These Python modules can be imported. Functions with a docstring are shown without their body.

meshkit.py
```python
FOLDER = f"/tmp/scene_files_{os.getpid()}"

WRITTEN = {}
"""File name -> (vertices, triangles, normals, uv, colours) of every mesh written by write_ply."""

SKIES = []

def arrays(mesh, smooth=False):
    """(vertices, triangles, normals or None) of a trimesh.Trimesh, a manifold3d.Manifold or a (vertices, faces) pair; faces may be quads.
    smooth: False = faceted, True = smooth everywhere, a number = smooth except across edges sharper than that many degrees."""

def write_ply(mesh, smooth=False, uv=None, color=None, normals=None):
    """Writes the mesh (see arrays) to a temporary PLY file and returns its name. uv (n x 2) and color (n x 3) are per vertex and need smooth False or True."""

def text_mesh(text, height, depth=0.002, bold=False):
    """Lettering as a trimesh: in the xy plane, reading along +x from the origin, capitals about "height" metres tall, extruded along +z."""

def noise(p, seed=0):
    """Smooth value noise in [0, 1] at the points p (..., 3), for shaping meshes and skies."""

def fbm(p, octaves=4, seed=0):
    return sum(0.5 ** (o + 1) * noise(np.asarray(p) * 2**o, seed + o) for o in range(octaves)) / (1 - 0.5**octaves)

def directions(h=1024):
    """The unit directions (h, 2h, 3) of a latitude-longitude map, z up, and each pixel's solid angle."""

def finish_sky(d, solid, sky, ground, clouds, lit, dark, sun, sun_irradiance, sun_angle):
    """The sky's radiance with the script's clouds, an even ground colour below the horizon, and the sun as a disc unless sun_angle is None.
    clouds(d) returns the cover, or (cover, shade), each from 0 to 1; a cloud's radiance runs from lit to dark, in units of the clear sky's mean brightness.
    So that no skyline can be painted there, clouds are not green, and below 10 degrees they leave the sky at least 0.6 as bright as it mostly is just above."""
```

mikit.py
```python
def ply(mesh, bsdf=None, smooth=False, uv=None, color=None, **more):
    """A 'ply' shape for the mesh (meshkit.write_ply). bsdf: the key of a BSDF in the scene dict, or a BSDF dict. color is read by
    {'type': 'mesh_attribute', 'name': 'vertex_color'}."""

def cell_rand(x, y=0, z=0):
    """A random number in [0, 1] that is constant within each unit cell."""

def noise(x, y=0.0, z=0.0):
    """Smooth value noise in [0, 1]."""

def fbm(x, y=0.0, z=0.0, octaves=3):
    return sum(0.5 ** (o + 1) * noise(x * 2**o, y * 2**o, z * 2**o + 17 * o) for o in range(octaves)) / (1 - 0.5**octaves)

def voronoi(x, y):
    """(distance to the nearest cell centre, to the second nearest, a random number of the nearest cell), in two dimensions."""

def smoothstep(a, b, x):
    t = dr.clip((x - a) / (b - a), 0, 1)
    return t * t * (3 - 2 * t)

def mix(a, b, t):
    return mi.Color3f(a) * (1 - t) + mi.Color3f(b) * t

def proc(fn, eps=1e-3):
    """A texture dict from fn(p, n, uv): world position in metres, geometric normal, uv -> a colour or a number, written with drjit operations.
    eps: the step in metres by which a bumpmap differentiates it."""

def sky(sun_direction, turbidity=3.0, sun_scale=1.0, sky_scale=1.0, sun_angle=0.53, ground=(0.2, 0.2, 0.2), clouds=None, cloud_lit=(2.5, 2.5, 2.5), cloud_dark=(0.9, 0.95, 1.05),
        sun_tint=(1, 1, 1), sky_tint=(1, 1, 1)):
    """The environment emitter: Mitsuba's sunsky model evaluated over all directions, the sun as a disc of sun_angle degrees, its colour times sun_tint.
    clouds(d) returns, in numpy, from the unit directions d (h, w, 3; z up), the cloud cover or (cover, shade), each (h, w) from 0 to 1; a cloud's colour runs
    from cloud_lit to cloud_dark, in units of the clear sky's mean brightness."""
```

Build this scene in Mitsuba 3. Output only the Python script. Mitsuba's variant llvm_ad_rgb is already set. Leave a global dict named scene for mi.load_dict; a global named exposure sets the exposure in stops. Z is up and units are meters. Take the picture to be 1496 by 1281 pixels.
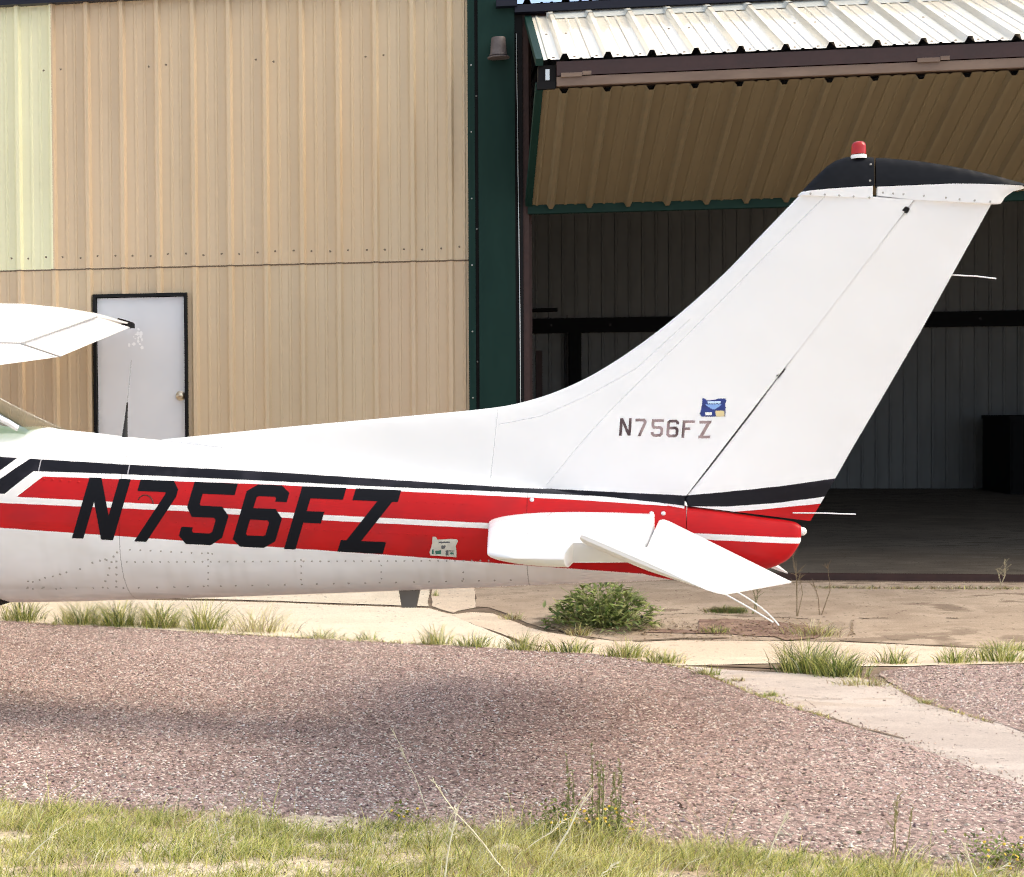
import math, numpy as np, trimesh, mitsuba as mi, drjit as dr, mikit, meshkit
from scipy.spatial import Delaunay
from scipy.interpolate import PchipInterpolator
import shapely
from shapely.geometry import Polygon, LineString, Point, box as sbox
from shapely.ops import unary_union
from mikit import fbm, noise, voronoi, cell_rand, smoothstep, mix, proc

scene, labels = {}, {}
T = mi.ScalarTransform4f

# ------------------------------------------------------------------ camera, sky, exposure
# the photograph is a crop of a wider one: its optical axis lies left of the middle
FOC, CX, CY, EYE = 2400., 237., 640.5, 1.72
PITCH, ROLL = math.atan((640.5 - 582) / FOC), 0.010
fwd = np.array([0, math.cos(PITCH), -math.sin(PITCH)])
R0 = np.array([1., 0, 0]); U0 = np.cross(R0, fwd)
RT = math.cos(ROLL) * R0 - math.sin(ROLL) * U0
UP = math.sin(ROLL) * R0 + math.cos(ROLL) * U0
CAM = np.array([0, 0, EYE])
scene['camera'] = {'type': 'perspective', 'fov': math.degrees(2 * math.atan(748 / FOC)), 'fov_axis': 'x',
                   'principal_point_offset_x': (748 - CX) / 1496., 'near_clip': 0.1, 'far_clip': 2000.,
                   'to_world': T().look_at(origin=CAM.tolist(), target=(CAM + fwd).tolist(), up=UP.tolist())}
exposure = 2.86


def clouds(d):
    q = d / np.maximum(d[..., 2:3] + 0.25, 0.05)
    n = meshkit.fbm(q * np.array([1.3, 1.3, 0.4]) + 4.1, 5, 3)
    cover = np.clip((n - 0.33) / 0.22, 0.0, 1.0)
    shade = np.clip((meshkit.fbm(q * 2.1 + 9.3, 4, 8) - 0.42) * 1.3, 0, 0.55)
    glow = np.clip((d @ (np.array([1.10, -.27, 1.]) / 1.511) + .3) / 1.2, 0, 1)      # thin cloud is brighter towards the sun
    return cover, np.clip(shade * .6 + .85 * (1 - glow), 0, 1)


scene['sky'] = mikit.sky((1.10, -0.27, 1.0), turbidity=3, sun_scale=0.37, sun_angle=38, clouds=clouds,
                         cloud_lit=(2.43, 2.5, 2.62), cloud_dark=(1.0, 1.05, 1.12))

# ------------------------------------------------------------------ frames of the place
def ray(x, y):
    return fwd + RT * (x - CX) / FOC - UP * (y - CY) / FOC

def hit(x, y, p, n):
    d = ray(x, y)
    return CAM + d * (((np.asarray(p) - CAM) @ n) / (d @ n))

# hangar front wall: t along the wall, z up, o out of the wall towards the taxilane
WA, WD = math.atan(0.168), 14.15
wt = np.array([math.cos(WA), -math.sin(WA), 0]); wn = np.array([-math.sin(WA), -math.cos(WA), 0]); W0 = np.array([0, WD, 0.])
def W(t, z, o=0.):
    t, z, o = np.broadcast_arrays(np.asarray(t, float), z, o)
    return W0 + t[..., None] * wt + o[..., None] * wn + z[..., None] * np.array([0, 0, 1.])
def wpx(x, y, o=0.):
    q = hit(x, y, W0 + o * wn, wn) - W0
    return q @ wt, q[2]
# aeroplane: u aft along the fuselage, v to its left (towards us), z up
PA, PD = math.atan(0.337), 8.65
pu = np.array([math.cos(PA), -math.sin(PA), 0]); pv = np.array([-math.sin(PA), -math.cos(PA), 0]); PP = np.array([0, PD, 0.])
def P(u, v, z):
    u, v, z = np.broadcast_arrays(np.asarray(u, float), v, z)
    return PP + u[..., None] * pu + v[..., None] * pv + z[..., None] * np.array([0, 0, 1.])
def at_v(x, y, v=0.):
    q = hit(x, y, PP + v * pv, pv) - PP
    return q @ pu, q[2]
def at_u(x, y, u):
    q = hit(x, y, PP + u * pu, pu) - PP
    return q @ pv, q[2]
# the ground rises gently to the hangar sill
SILL = 0.19
def gz(X, Y):
    dw = (np.stack([np.asarray(X, float), np.asarray(Y, float)], -1) - W0[:2]) @ wn[:2]
    s = np.clip((2.9 - dw) / 2.7, 0, 1)
    return SILL * s * s * (3 - 2 * s)
def G(x, y):
    z = 0.
    for _ in range(25):
        d = ray(x, y); q = CAM + d * ((z - EYE) / d[2]); z = 0.5 * z + 0.5 * float(gz(q[0], q[1]))
    return np.array([q[0], q[1], float(gz(q[0], q[1]))])

# ------------------------------------------------------------------ helpers
KEYS = {}
def add(key, mesh, bsdf, smooth=False, uv=None, color=None):
    base = key; n = KEYS.get(base, 0); KEYS[base] = n + 1
    if n: key = f'{base}_{n:03d}'
    scene[key] = mikit.ply(mesh, bsdf, smooth=smooth, uv=uv, color=color)
    return key
def tag(key, label=None, category=None, group=None, kind=None):
    d = labels.setdefault(key, {})
    for k, v in (('label', label), ('category', category), ('group', group), ('kind', kind)):
        if v: d[k] = v
    return key
def cat(*ms):
    vs, fs, n = [], [], 0
    for m in ms:
        v, f = (np.asarray(m.vertices), np.asarray(m.faces)) if hasattr(m, 'vertices') else m
        v, f = np.asarray(v, float), np.asarray(f, int)
        if f.shape[1] == 4: f = np.vstack([f[:, [0, 1, 2]], f[:, [0, 2, 3]]])
        vs.append(v); fs.append(f + n); n += len(v)
    return np.vstack(vs), np.vstack(fs)
BOXF = np.array([[0, 2, 3, 1], [4, 5, 7, 6], [0, 1, 5, 4], [2, 6, 7, 3], [0, 4, 6, 2], [1, 3, 7, 5]])
def hexa(fn, a, b, c):
    return np.array([fn(x, y, z) for x in a for y in b for z in c]), BOXF
def wbox(t0, t1, z0, z1, o0, o1):
    return hexa(lambda t, z, o: W(t, z, o), (t0, t1), (z0, z1), (o0, o1))
def pbox(u0, u1, v0, v1, z0, z1):
    return hexa(lambda u, v, z: P(u, v, z), (u0, u1), (v0, v1), (z0, z1))
def grid(p):                      # (m,n,3) points -> mesh
    m, n = p.shape[:2]; i = np.arange(m * n).reshape(m, n)
    return p.reshape(-1, 3), np.stack([i[:-1, :-1], i[1:, :-1], i[1:, 1:], i[:-1, 1:]], -1).reshape(-1, 4)
def tube(pts, r, n=8, cap=True):
    pts = np.asarray(pts, float); r = np.broadcast_to(r, len(pts))
    tan = np.gradient(pts, axis=0); tan /= np.linalg.norm(tan, axis=1, keepdims=True)
    up = np.array([0, 0, 1.]) if abs(tan[0, 2]) < 0.9 else np.array([1., 0, 0])
    a = np.cross(tan, up); a /= np.linalg.norm(a, axis=1, keepdims=True); b = np.cross(tan, a)
    th = np.linspace(0, 2 * np.pi, n + 1)[:-1]
    ring = pts[:, None] + r[:, None, None] * (np.cos(th)[None, :, None] * a[:, None] + np.sin(th)[None, :, None] * b[:, None])
    v = ring.reshape(-1, 3); f = []
    for i in range(len(pts) - 1):
        for j in range(n):
            k = (j + 1) % n; f.append([i * n + j, i * n + k, (i + 1) * n + k, (i + 1) * n + j])
    if cap:
        v = np.vstack([v, pts[:1], pts[-1:]]); e = len(pts) - 1
        for j in range(n):
            k = (j + 1) % n; f += [[len(v) - 2, k, j, j], [len(v) - 1, e * n + j, e * n + k, e * n + k]]
    f = np.array(f); f = np.vstack([f[:, [0, 1, 2]], f[:, [0, 2, 3]]])
    return v, f[(f[:, 0] != f[:, 1]) & (f[:, 1] != f[:, 2]) & (f[:, 0] != f[:, 2])]
def mesh2d(poly, step):           # shapely polygon -> (points, triangles), with points inside too
    pts, seg = [], []
    for r in [poly.exterior, *poly.interiors]:
        c = np.asarray(r.coords)[:-1]
        for a, b in zip(c, np.roll(c, -1, 0)):
            n = max(1, int(np.ceil(np.linalg.norm(b - a) / step)))
            pts += [a + (b - a) * k / n for k in range(n)]
    x0, y0, x1, y1 = poly.bounds
    gx, gy = np.meshgrid(np.arange(x0, x1, step) + step * .37, np.arange(y0, y1, step * .9) + step * .41)
    g = np.stack([gx.ravel(), gy.ravel()], 1)
    inner = poly.buffer(-step * .35)
    if len(g) and not inner.is_empty:
        g = g[shapely.contains_xy(inner, g[:, 0], g[:, 1])]; pts = np.vstack([np.array(pts), g])
    pts = np.unique(np.round(np.array(pts), 7), axis=0)
    tri = Delaunay(pts).simplices; c = pts[tri].mean(1)
    ok = shapely.contains_xy(poly, c[:, 0], c[:, 1]); tri = tri[ok]
    a, b, c = pts[tri[:, 0]], pts[tri[:, 1]], pts[tri[:, 2]]
    ar = (b - a)[:, 0] * (c - a)[:, 1] - (b - a)[:, 1] * (c - a)[:, 0]
    tri = np.where(ar[:, None] < 0, tri[:, [0, 2, 1]], tri)
    return pts, tri[np.abs(ar) > 1e-10]
def hemi(c, n, r, k=6):
    n = np.asarray(n) / np.linalg.norm(n); a = np.cross(n, [0.3, 0.2, 0.9]); a /= np.linalg.norm(a); b = np.cross(n, a)
    th = np.arange(k) * 2 * np.pi / k
    ring = lambda rr, h: np.asarray(c) + rr * (np.cos(th)[:, None] * a + np.sin(th)[:, None] * b) + h * n
    v = np.vstack([ring(r, 0), ring(r * .7, r * .45), [np.asarray(c) + n * r * .6]]); f = []
    for j in range(k):
        m = (j + 1) % k; f += [[j, m, k + m], [j, k + m, k + j], [k + j, k + m, 2 * k]]
    return v, np.array(f)
def lathe(c, axis, prof, k=20):   # prof: (radius, height)
    n = np.asarray(axis, float) / np.linalg.norm(axis); a = np.cross(n, [0.3, 0.2, 0.9]); a /= np.linalg.norm(a); b = np.cross(n, a)
    th = np.linspace(0, 2 * np.pi, k + 1)
    p = np.array([[np.asarray(c) + r * (math.cos(t) * a + math.sin(t) * b) + h * n for t in th] for r, h in prof])
    return grid(p)
rng = np.random.default_rng(11)

# ------------------------------------------------------------------ materials
def mat(name, col, rough=0.5, two=True, bump=None, **kw):
    b = {'type': 'principled', 'base_color': {'type': 'rgb', 'value': list(col)} if isinstance(col, (tuple, list)) else proc(col), 'roughness': rough, **kw}
    if bump: b = {'type': 'bumpmap', 'arbitrary': proc(bump[0], eps=bump[2] if len(bump) > 2 else 1e-3), 'scale': bump[1], 'bsdf': b}
    scene[name] = {'type': 'twosided', 'bsdf': b} if two else b

def panel_col(base, seed, dirt=(0.62, 0.55, 0.45)):
    def fn(p, n, uv):
        along = p.x * float(wt[0]) + p.y * float(wt[1])
        blot = fbm(along * 1.6 + seed, p.z * 1.1, 3.0 + seed, 3)
        fine = noise(along * 120, p.z * 120, 1.7)
        c = mix(base, tuple(b_ * d for b_, d in zip(base, dirt)), 0.11 * smoothstep(0.4, 0.75, blot))
        return c * (0.985 + 0.03 * fine)
    return fn
TAN = (0.565, 0.446, 0.300)
for i, k in enumerate(((1, .985, .99), (.985, .98, .98), (1.01, 1.0, .98), (0.985, 1.0, 1.0))):
    mat(f'tan_panel_{i}', panel_col(tuple(a * b for a, b in zip(TAN, k)), 7.3 * i + 1), 0.42)
mat('cream_panel', panel_col((0.70, 0.69, 0.47), 31.), 0.42)
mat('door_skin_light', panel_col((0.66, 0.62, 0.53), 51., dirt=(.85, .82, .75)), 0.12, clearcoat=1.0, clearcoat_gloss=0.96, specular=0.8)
mat('door_skin_dark', panel_col((0.185, 0.150, 0.092), 71.), 0.5, specular=0.2)  # same tan sheet, its down-facing shade put into a darker base colour
mat('green_trim', lambda p, n, uv: mix((0.006, 0.026, 0.022), (0.011, 0.037, 0.030), fbm(p.x * 9, p.z * 2, 1., 3)), 0.5, specular=0.12)
mat('flashing', (0.50, 0.52, 0.50), 0.35)
mat('black_paint', (0.004, 0.004, 0.005), 0.5, specular=0.2)
mat('dark_eave', (0.006, 0.007, 0.018), 0.4, specular=0.3)
mat('rust_steel', lambda p, n, uv: mix((0.030, 0.012, 0.011), (0.055, 0.022, 0.018), fbm(p.x * 14, p.y * 14, p.z * 14, 3)), 0.6)
mat('red_primer', lambda p, n, uv: mix((0.020, 0.006, 0.007), (0.036, 0.011, 0.011), fbm(p.x * 10, p.y * 10, p.z * 10, 3)), 0.5)
mat('brown_channel', lambda p, n, uv: mix((0.11, 0.072, 0.056), (0.21, 0.15, 0.115), fbm(p.x * 5, p.y * 5, p.z * 14, 4)), 0.6)
mat('white_door', lambda p, n, uv: mix((0.62, 0.64, 0.68), (0.70, 0.71, 0.74), fbm(p.x * 3, p.z * 3, 2., 3)), 0.35)
mat('decal_ghost', (0.85, 0.86, 0.88), 0.5)
mat('brass', (0.52, 0.46, 0.36), 0.25, metallic=1.0)
mat('steel', (0.62, 0.62, 0.60), 0.3, metallic=1.0)
mat('grey_lamp', lambda p, n, uv: mix((0.07, 0.055, 0.055), (0.14, 0.12, 0.12), fbm(p.x * 30, p.y * 30, p.z * 30, 3)), 0.5)
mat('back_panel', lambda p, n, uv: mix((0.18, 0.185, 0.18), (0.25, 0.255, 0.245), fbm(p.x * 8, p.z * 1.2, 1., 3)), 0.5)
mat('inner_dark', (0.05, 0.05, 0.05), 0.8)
mat('screw', (0.16, 0.12, 0.09), 0.4)
mat('lamp_black', (0.003, 0.003, 0.004), 0.6, specular=0.2)

# aeroplane paint
def white_col(p, n, uv):
    d = fbm(p.x * 2.3, p.y * 2.3, p.z * 2.3 + 3, 4)
    s = fbm(p.x * 22, p.y * 22, p.z * 22, 2)
    return mix((0.83, 0.84, 0.85), (0.76, 0.77, 0.785), smoothstep(0.4, 0.75, d) * 0.6 + 0.25 * s)
mat('white_paint', white_col, 0.28, clearcoat=0.3, clearcoat_gloss=0.9)
mat('skid_grey', (0.16, 0.155, 0.15), 0.5)
def plane_col(p, n, uv):
    x, y = p.x - float(PP[0]), p.y - float(PP[1])
    u = x * float(pu[0]) + y * float(pu[1]); v = dr.abs(x * float(pv[0]) + y * float(pv[1]))
    st_k = fbm(v * 26, u * 2.2, 3., 3); c = white_col(p, n, uv) * 0.93
    c = mix(c, mi.Color3f(.60, .57, .60), smoothstep(.55, .8, st_k) * smoothstep(1.0, .2, v) * .8)
    rib = sum(dr.select(dr.abs(v - q) < .0022, 1., 0.) for q in (.42, .80, 1.20)) + dr.select(dr.abs(u - 2.02) < .0022, 1., 0.) * dr.select(v < 1.65, 1., 0.)
    riv = dr.select(dr.abs(v - .43) < .005, 1., 0.) * dr.select(noise(u * 60, 1., 1.) > .55, 1., 0.)
    return mix(c, mi.Color3f(.30, .30, .32), dr.minimum(rib * .7 + riv * .5, 1.))
mat('tailplane_paint', plane_col, 0.32, bump=(lambda p, n, uv: fbm(p.x * 5, p.y * 5, p.z * 5, 2), 0.006, 4e-3))
mat('tip_black', lambda p, n, uv: mix((0.004, 0.005, 0.008), (0.009, 0.010, 0.014), fbm(p.x * 40, p.y * 40, p.z * 40, 2)), 0.38, specular=0.18)
mat('letter_black', (0.006, 0.007, 0.011), 0.55, specular=0.12)
mat('letter_faded', lambda p, n, uv: mix((0.055, 0.03, 0.035), (0.34, 0.25, 0.25), smoothstep(0.35, 0.7, fbm(p.x * 16, p.y * 16, p.z * 9 + 3, 3))), 0.5)
mat('red_lens', (0.42, 0.006, 0.006), 0.15, clearcoat=0.5)
mat('white_lens', (0.8, 0.8, 0.78), 0.15, clearcoat=1.0)
mat('rivet_grey', (0.36, 0.35, 0.33), 0.4)
mat('rivet_white', (0.7, 0.66, 0.66), 0.4)
mat('seam_light', (0.46, 0.47, 0.50), 0.6)
mat('seam_grey', (0.30, 0.31, 0.33), 0.6)
mat('rubber', (0.012, 0.012, 0.012), 0.7)
mat('sticker_blue', lambda p, n, uv: mix((0.008, 0.016, 0.11), (0.02, 0.05, 0.28), fbm(p.x * 40, p.y * 40, p.z * 50, 3)), 0.35)
mat('sticker_light_blue', (0.22, 0.38, 0.72), 0.35)
mat('sticker_pale_blue', (0.55, 0.72, 0.90), 0.35)
mat('sticker_white', (0.78, 0.78, 0.76), 0.4)
mat('sticker_yellow', (0.66, 0.56, 0.30), 0.4)
mat('sticker_paper', lambda p, n, uv: mix((0.46, 0.46, 0.42), (0.62, 0.61, 0.55), fbm(p.x * 50, p.y * 50, p.z * 50, 3)), 0.5)
mat('sticker_green', (0.03, 0.14, 0.11), 0.5)
mat('sticker_ink', (0.10, 0.11, 0.12), 0.5)
scene['tinted_glass'] = {'type': 'thindielectric', 'int_ior': 1.5, 'specular_transmittance': {'type': 'rgb', 'value': [0.42, 0.50, 0.40]}}

# ground materials
def stone_mix(scale, tones, sx=1.0):
    def fn(p):
        _, _, r = voronoi(p.x * scale, p.y * scale * sx)
        return r
    return fn
def asphalt_col(p, n, uv):
    d1, d2, r = voronoi(p.x * 88, p.y * 66)
    _, _, r2 = voronoi(p.x * 55 + 4, p.y * 42)
    big = fbm(p.x * 0.8, p.y * 0.8, 2., 4)
    mid = fbm(p.x * 5, p.y * 5, 5., 3)
    base = mix((0.38, 0.268, 0.238), (0.52, 0.382, 0.345), smoothstep(.25, .75, 0.55 * big + 0.45 * mid))
    c = mix(base * 0.34, base * 1.22, smoothstep(0.0, 0.8, 0.65 * r + .35 * r2))
    c = mix(c, mi.Color3f(0.84, 0.75, 0.68), smoothstep(0.90, 0.93, r))
    c = mix(c, mi.Color3f(0.16, 0.12, 0.11), smoothstep(0.07, 0.04, r) * .8)
    return c * (0.66 + 0.34 * smoothstep(0.0, 0.30, d2 - d1))
def asphalt_bump(p, n, uv):
    d1, d2, r = voronoi(p.x * 88, p.y * 66)
    return smoothstep(0.0, 0.5, d2 - d1) * (0.3 + 0.7 * r)
mat('asphalt', asphalt_col, 0.85, bump=(asphalt_bump, 0.005))
def conc(a, b, seed, stain=(0.30, 0.22, 0.15), amt=0.35):
    def fn(p, n, uv):
        big = fbm(p.x * 0.8 + seed, p.y * 1.5, seed, 4)
        mid = fbm(p.x * 4 + seed, p.y * 9, seed + 5, 4)
        fine = noise(p.x * 150, p.y * 150, seed)
        _, _, r = voronoi(p.x * 60, p.y * 50)
        c = mix(a, b, smoothstep(0.3, 0.7, 0.5 * big + 0.5 * mid))
        c = mix(c, mi.Color3f(*stain), amt * smoothstep(0.52, 0.72, mid) * smoothstep(0.35, 0.6, big))
        c = c * (0.88 + 0.20 * fine)
        return mix(c, c * 0.55, smoothstep(0.965, 0.985, r) * 0.7)
    return fn
mat('slab_cream', conc((0.68, 0.60, 0.48), (0.77, 0.69, 0.57), 3., amt=0.12), 0.85)
mat('slab_pink', conc((0.60, 0.49, 0.38), (0.70, 0.59, 0.47), 9., amt=0.25), 0.85)
mat('slab_grey', conc((0.36, 0.29, 0.22), (0.47, 0.38, 0.29), 17., amt=0.45), 0.85)
mat('apron_tan', conc((0.34, 0.26, 0.195), (0.50, 0.40, 0.31), 23., stain=(0.17, 0.12, 0.085), amt=0.75), 0.9)
mat('gutter_pale', conc((0.42, 0.365, 0.33), (0.55, 0.49, 0.445), 41., amt=0.4), 0.85)
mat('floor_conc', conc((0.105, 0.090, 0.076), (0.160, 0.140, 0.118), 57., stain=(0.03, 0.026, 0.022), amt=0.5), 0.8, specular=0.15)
mat('red_soil', lambda p, n, uv: mix((0.12, 0.065, 0.055), (0.36, 0.25, 0.19), fbm(p.x * 12, p.y * 20, 1., 4)), 0.95)
mat('crack_dirt', lambda p, n, uv: mix((0.10, 0.075, 0.055), (0.27, 0.20, 0.145), fbm(p.x * 18, p.y * 30, 1., 3)), 0.95)
def soil_col(p, n, uv):
    _, _, r = voronoi(p.x * 70, p.y * 60)
    a = fbm(p.x * 3, p.y * 3, 1., 4)
    c = mix((0.40, 0.31, 0.22), (0.66, 0.56, 0.44), smoothstep(0.3, 0.7, a))
    return mix(c * 0.6, c * 1.1, r)
mat('soil', soil_col, 0.95)
scene['vcol'] = {'type': 'twosided', 'bsdf': {'type': 'diffuse', 'reflectance': {'type': 'mesh_attribute', 'name': 'vertex_color'}}}
scene['blade'] = {'type': 'principledthin', 'base_color': {'type': 'mesh_attribute', 'name': 'vertex_color'}, 'roughness': 0.6, 'diff_trans': 0.7}

# ------------------------------------------------------------------ ground
def sheet(poly_xy, lift, step=0.35):
    pts, tri = mesh2d(Polygon(poly_xy).buffer(0), step)
    return np.column_stack([pts, gz(pts[:, 0], pts[:, 1]) + lift]), tri
def gpx(pts):
    return [tuple(G(*p)[:2]) for p in pts]
xs = np.concatenate([[-200, -80, -30], np.arange(-14, 14.1, 0.5), [30, 80, 200]]); ys = np.concatenate([[-200, -60, -10], np.arange(0, 17, 0.25), [40, 90, 250]])
gx, gy = np.meshgrid(xs, ys, indexing='ij')
gh = np.where(gy > 0, gz(gx, gy), 0) + 0.0
tag(add('ground', grid(np.stack([gx, gy, gh - 0.03 * np.clip((6.6 - gy) / 2.0, 0, 1)], -1)), 'soil', smooth=True), 'bare sandy soil showing between the grass', kind='structure')

FAR = [(-1000, 850), (-600, 872), (0, 908), (170, 918), (340, 928), (500, 937), (620, 943), (740, 950), (870, 958), (960, 970), (1010, 979), (1060, 998), (1110, 1020), (1180, 1042), (1260, 1068), (1330, 1092), (1400, 1118), (1496, 1150), (1720, 1222)]
NEAR = [(1720, 1300), (1496, 1262), (1300, 1246), (1000, 1226), (700, 1205), (500, 1192), (250, 1182), (0, 1168), (-500, 1145), (-1000, 1115)]
def jag(xy, amp, n=9, seed=0):
    r = np.random.default_rng(seed); out = []
    for a, b in zip(xy[:-1], xy[1:]):
        a, b = np.array(a), np.array(b); m = max(1, int(np.linalg.norm(b - a) / 0.12))
        m = min(m, n)
        for k in range(m): out.append(tuple(a + (b - a) * k / m + r.normal(0, amp, 2)))
    return out + [xy[-1]]
far_xy, near_xy = jag(gpx(FAR), 0.012, seed=1), jag(gpx(NEAR), 0.03, seed=2)
nq = np.array(near_xy); sk_ = np.stack([np.column_stack([nq, gz(nq[:, 0], nq[:, 1]) + .012]), np.column_stack([nq[:, 0], nq[:, 1] - .05, 0 * nq[:, 0] - .004]), np.column_stack([nq[:, 0], nq[:, 1] - .10, 0 * nq[:, 0] - .03])], 0)
tag(add('asphalt_taxilane', cat(sheet(far_xy + near_xy, 0.012, 0.4), grid(sk_)), 'asphalt', smooth=False), 'pinkish chip sealed asphalt taxilane under the aeroplane', kind='structure')
patch = gpx([(1278, 982), (1330, 977), (1420, 974), (1496, 973), (1800, 966), (1800, 1180), (1496, 1070), (1400, 1044), (1340, 1026), (1306, 1004)])
tag(add('asphalt_patch', sheet(jag(patch + patch[:1], 0.012, seed=3)[:-1], 0.012, 0.4), 'asphalt', smooth=True), 'second patch of pinkish asphalt right of the pale gutter', kind='structure')

# concrete apron: a bed of joint dirt and separate slabs on it
APR = 'concrete_apron'
tag(APR, 'cracked tan concrete apron in front of the hangar', kind='structure')
bed = gpx([(-1000, 847), (-600, 866), (0, 900), (500, 930), (870, 955), (1060, 1000), (1260, 1075), (1496, 1160), (1800, 1260)]) + [tuple(W(7.5, 0, 0.3)[:2]), tuple(W(9, 0, -0.1)[:2]), tuple(W(-9, 0, -0.1)[:2])]
add(APR + '__bed', sheet(bed, 0.003, 0.5), 'crack_dirt', smooth=True)
def slab(pts, m, lift=0.009, seed=0, amp=0.006, extra=(), step=0.35):
    xy = gpx(pts) + list(extra)
    add(APR + '__slab', sheet(jag(xy + xy[:1], amp, seed=seed)[:-1], lift, step), m, smooth=True)
wl = lambda t, o=0.02: tuple(W(t, 0, o)[:2])
slab([(-900, 846), (0, 871.5), (350, 877.5), (626.5, 887.5), (626.5, 845)], 'slab_cream', seed=4, extra=[wl(2.55), wl(-9)])
slab([(-900, 848.5), (0, 874.5), (350, 880), (628, 890), (690, 913), (742, 934), (790, 957), (620, 947), (340, 932), (0, 912), (-900, 857)], 'slab_cream', seed=5)
slab([(631, 845), (631, 887), (662, 897), (672, 893), (694, 889), (692, 845)], 'slab_pink', seed=6)
slab([(633, 891), (662, 898.5), (690, 895.5), (720, 898), (745, 907), (770, 917.5), (800, 925.5), (850, 931), (900, 938.5), (1000, 937), (1100, 937.5), (1230, 939.5), (1440, 949.5), (1800, 956), (1800, 964), (1496, 971), (1420, 972), (1330, 975), (1262, 975), (1160, 970), (1000, 974), (960, 974), (870, 963), (796, 956), (745, 932)], 'slab_pink', seed=7)
slab([(694, 845), (696, 888), (715, 889), (742, 898), (768, 911), (800, 921), (850, 926.5), (870, 905.6), (1000, 897.4), (1180, 905.4), (1230, 937.6), (1440, 948.2), (1496, 950.3), (1800, 955.2), (1800, 858)], 'apron_tan', seed=9, extra=[wl(8.5, .12), wl(3.4, .12)])
slab([(868, 907), (1000, 897.8), (1180, 905.8), (1226, 936.5), (1228, 938.6), (1100, 936.9), (1000, 936.4), (900, 937.8), (852, 930)], 'apron_tan', seed=10)
slab([(1000, 975), (1060, 980), (1150, 985), (1250, 992), (1300, 1001), (1345, 1021), (1405, 1040), (1496, 1066), (1800, 1172), (1800, 1262), (1496, 1160), (1400, 1128), (1330, 1102), (1260, 1078), (1180, 1052), (1110, 1030), (1060, 1008), (1010, 989)], 'gutter_pale', seed=12, amp=0.008)
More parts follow.
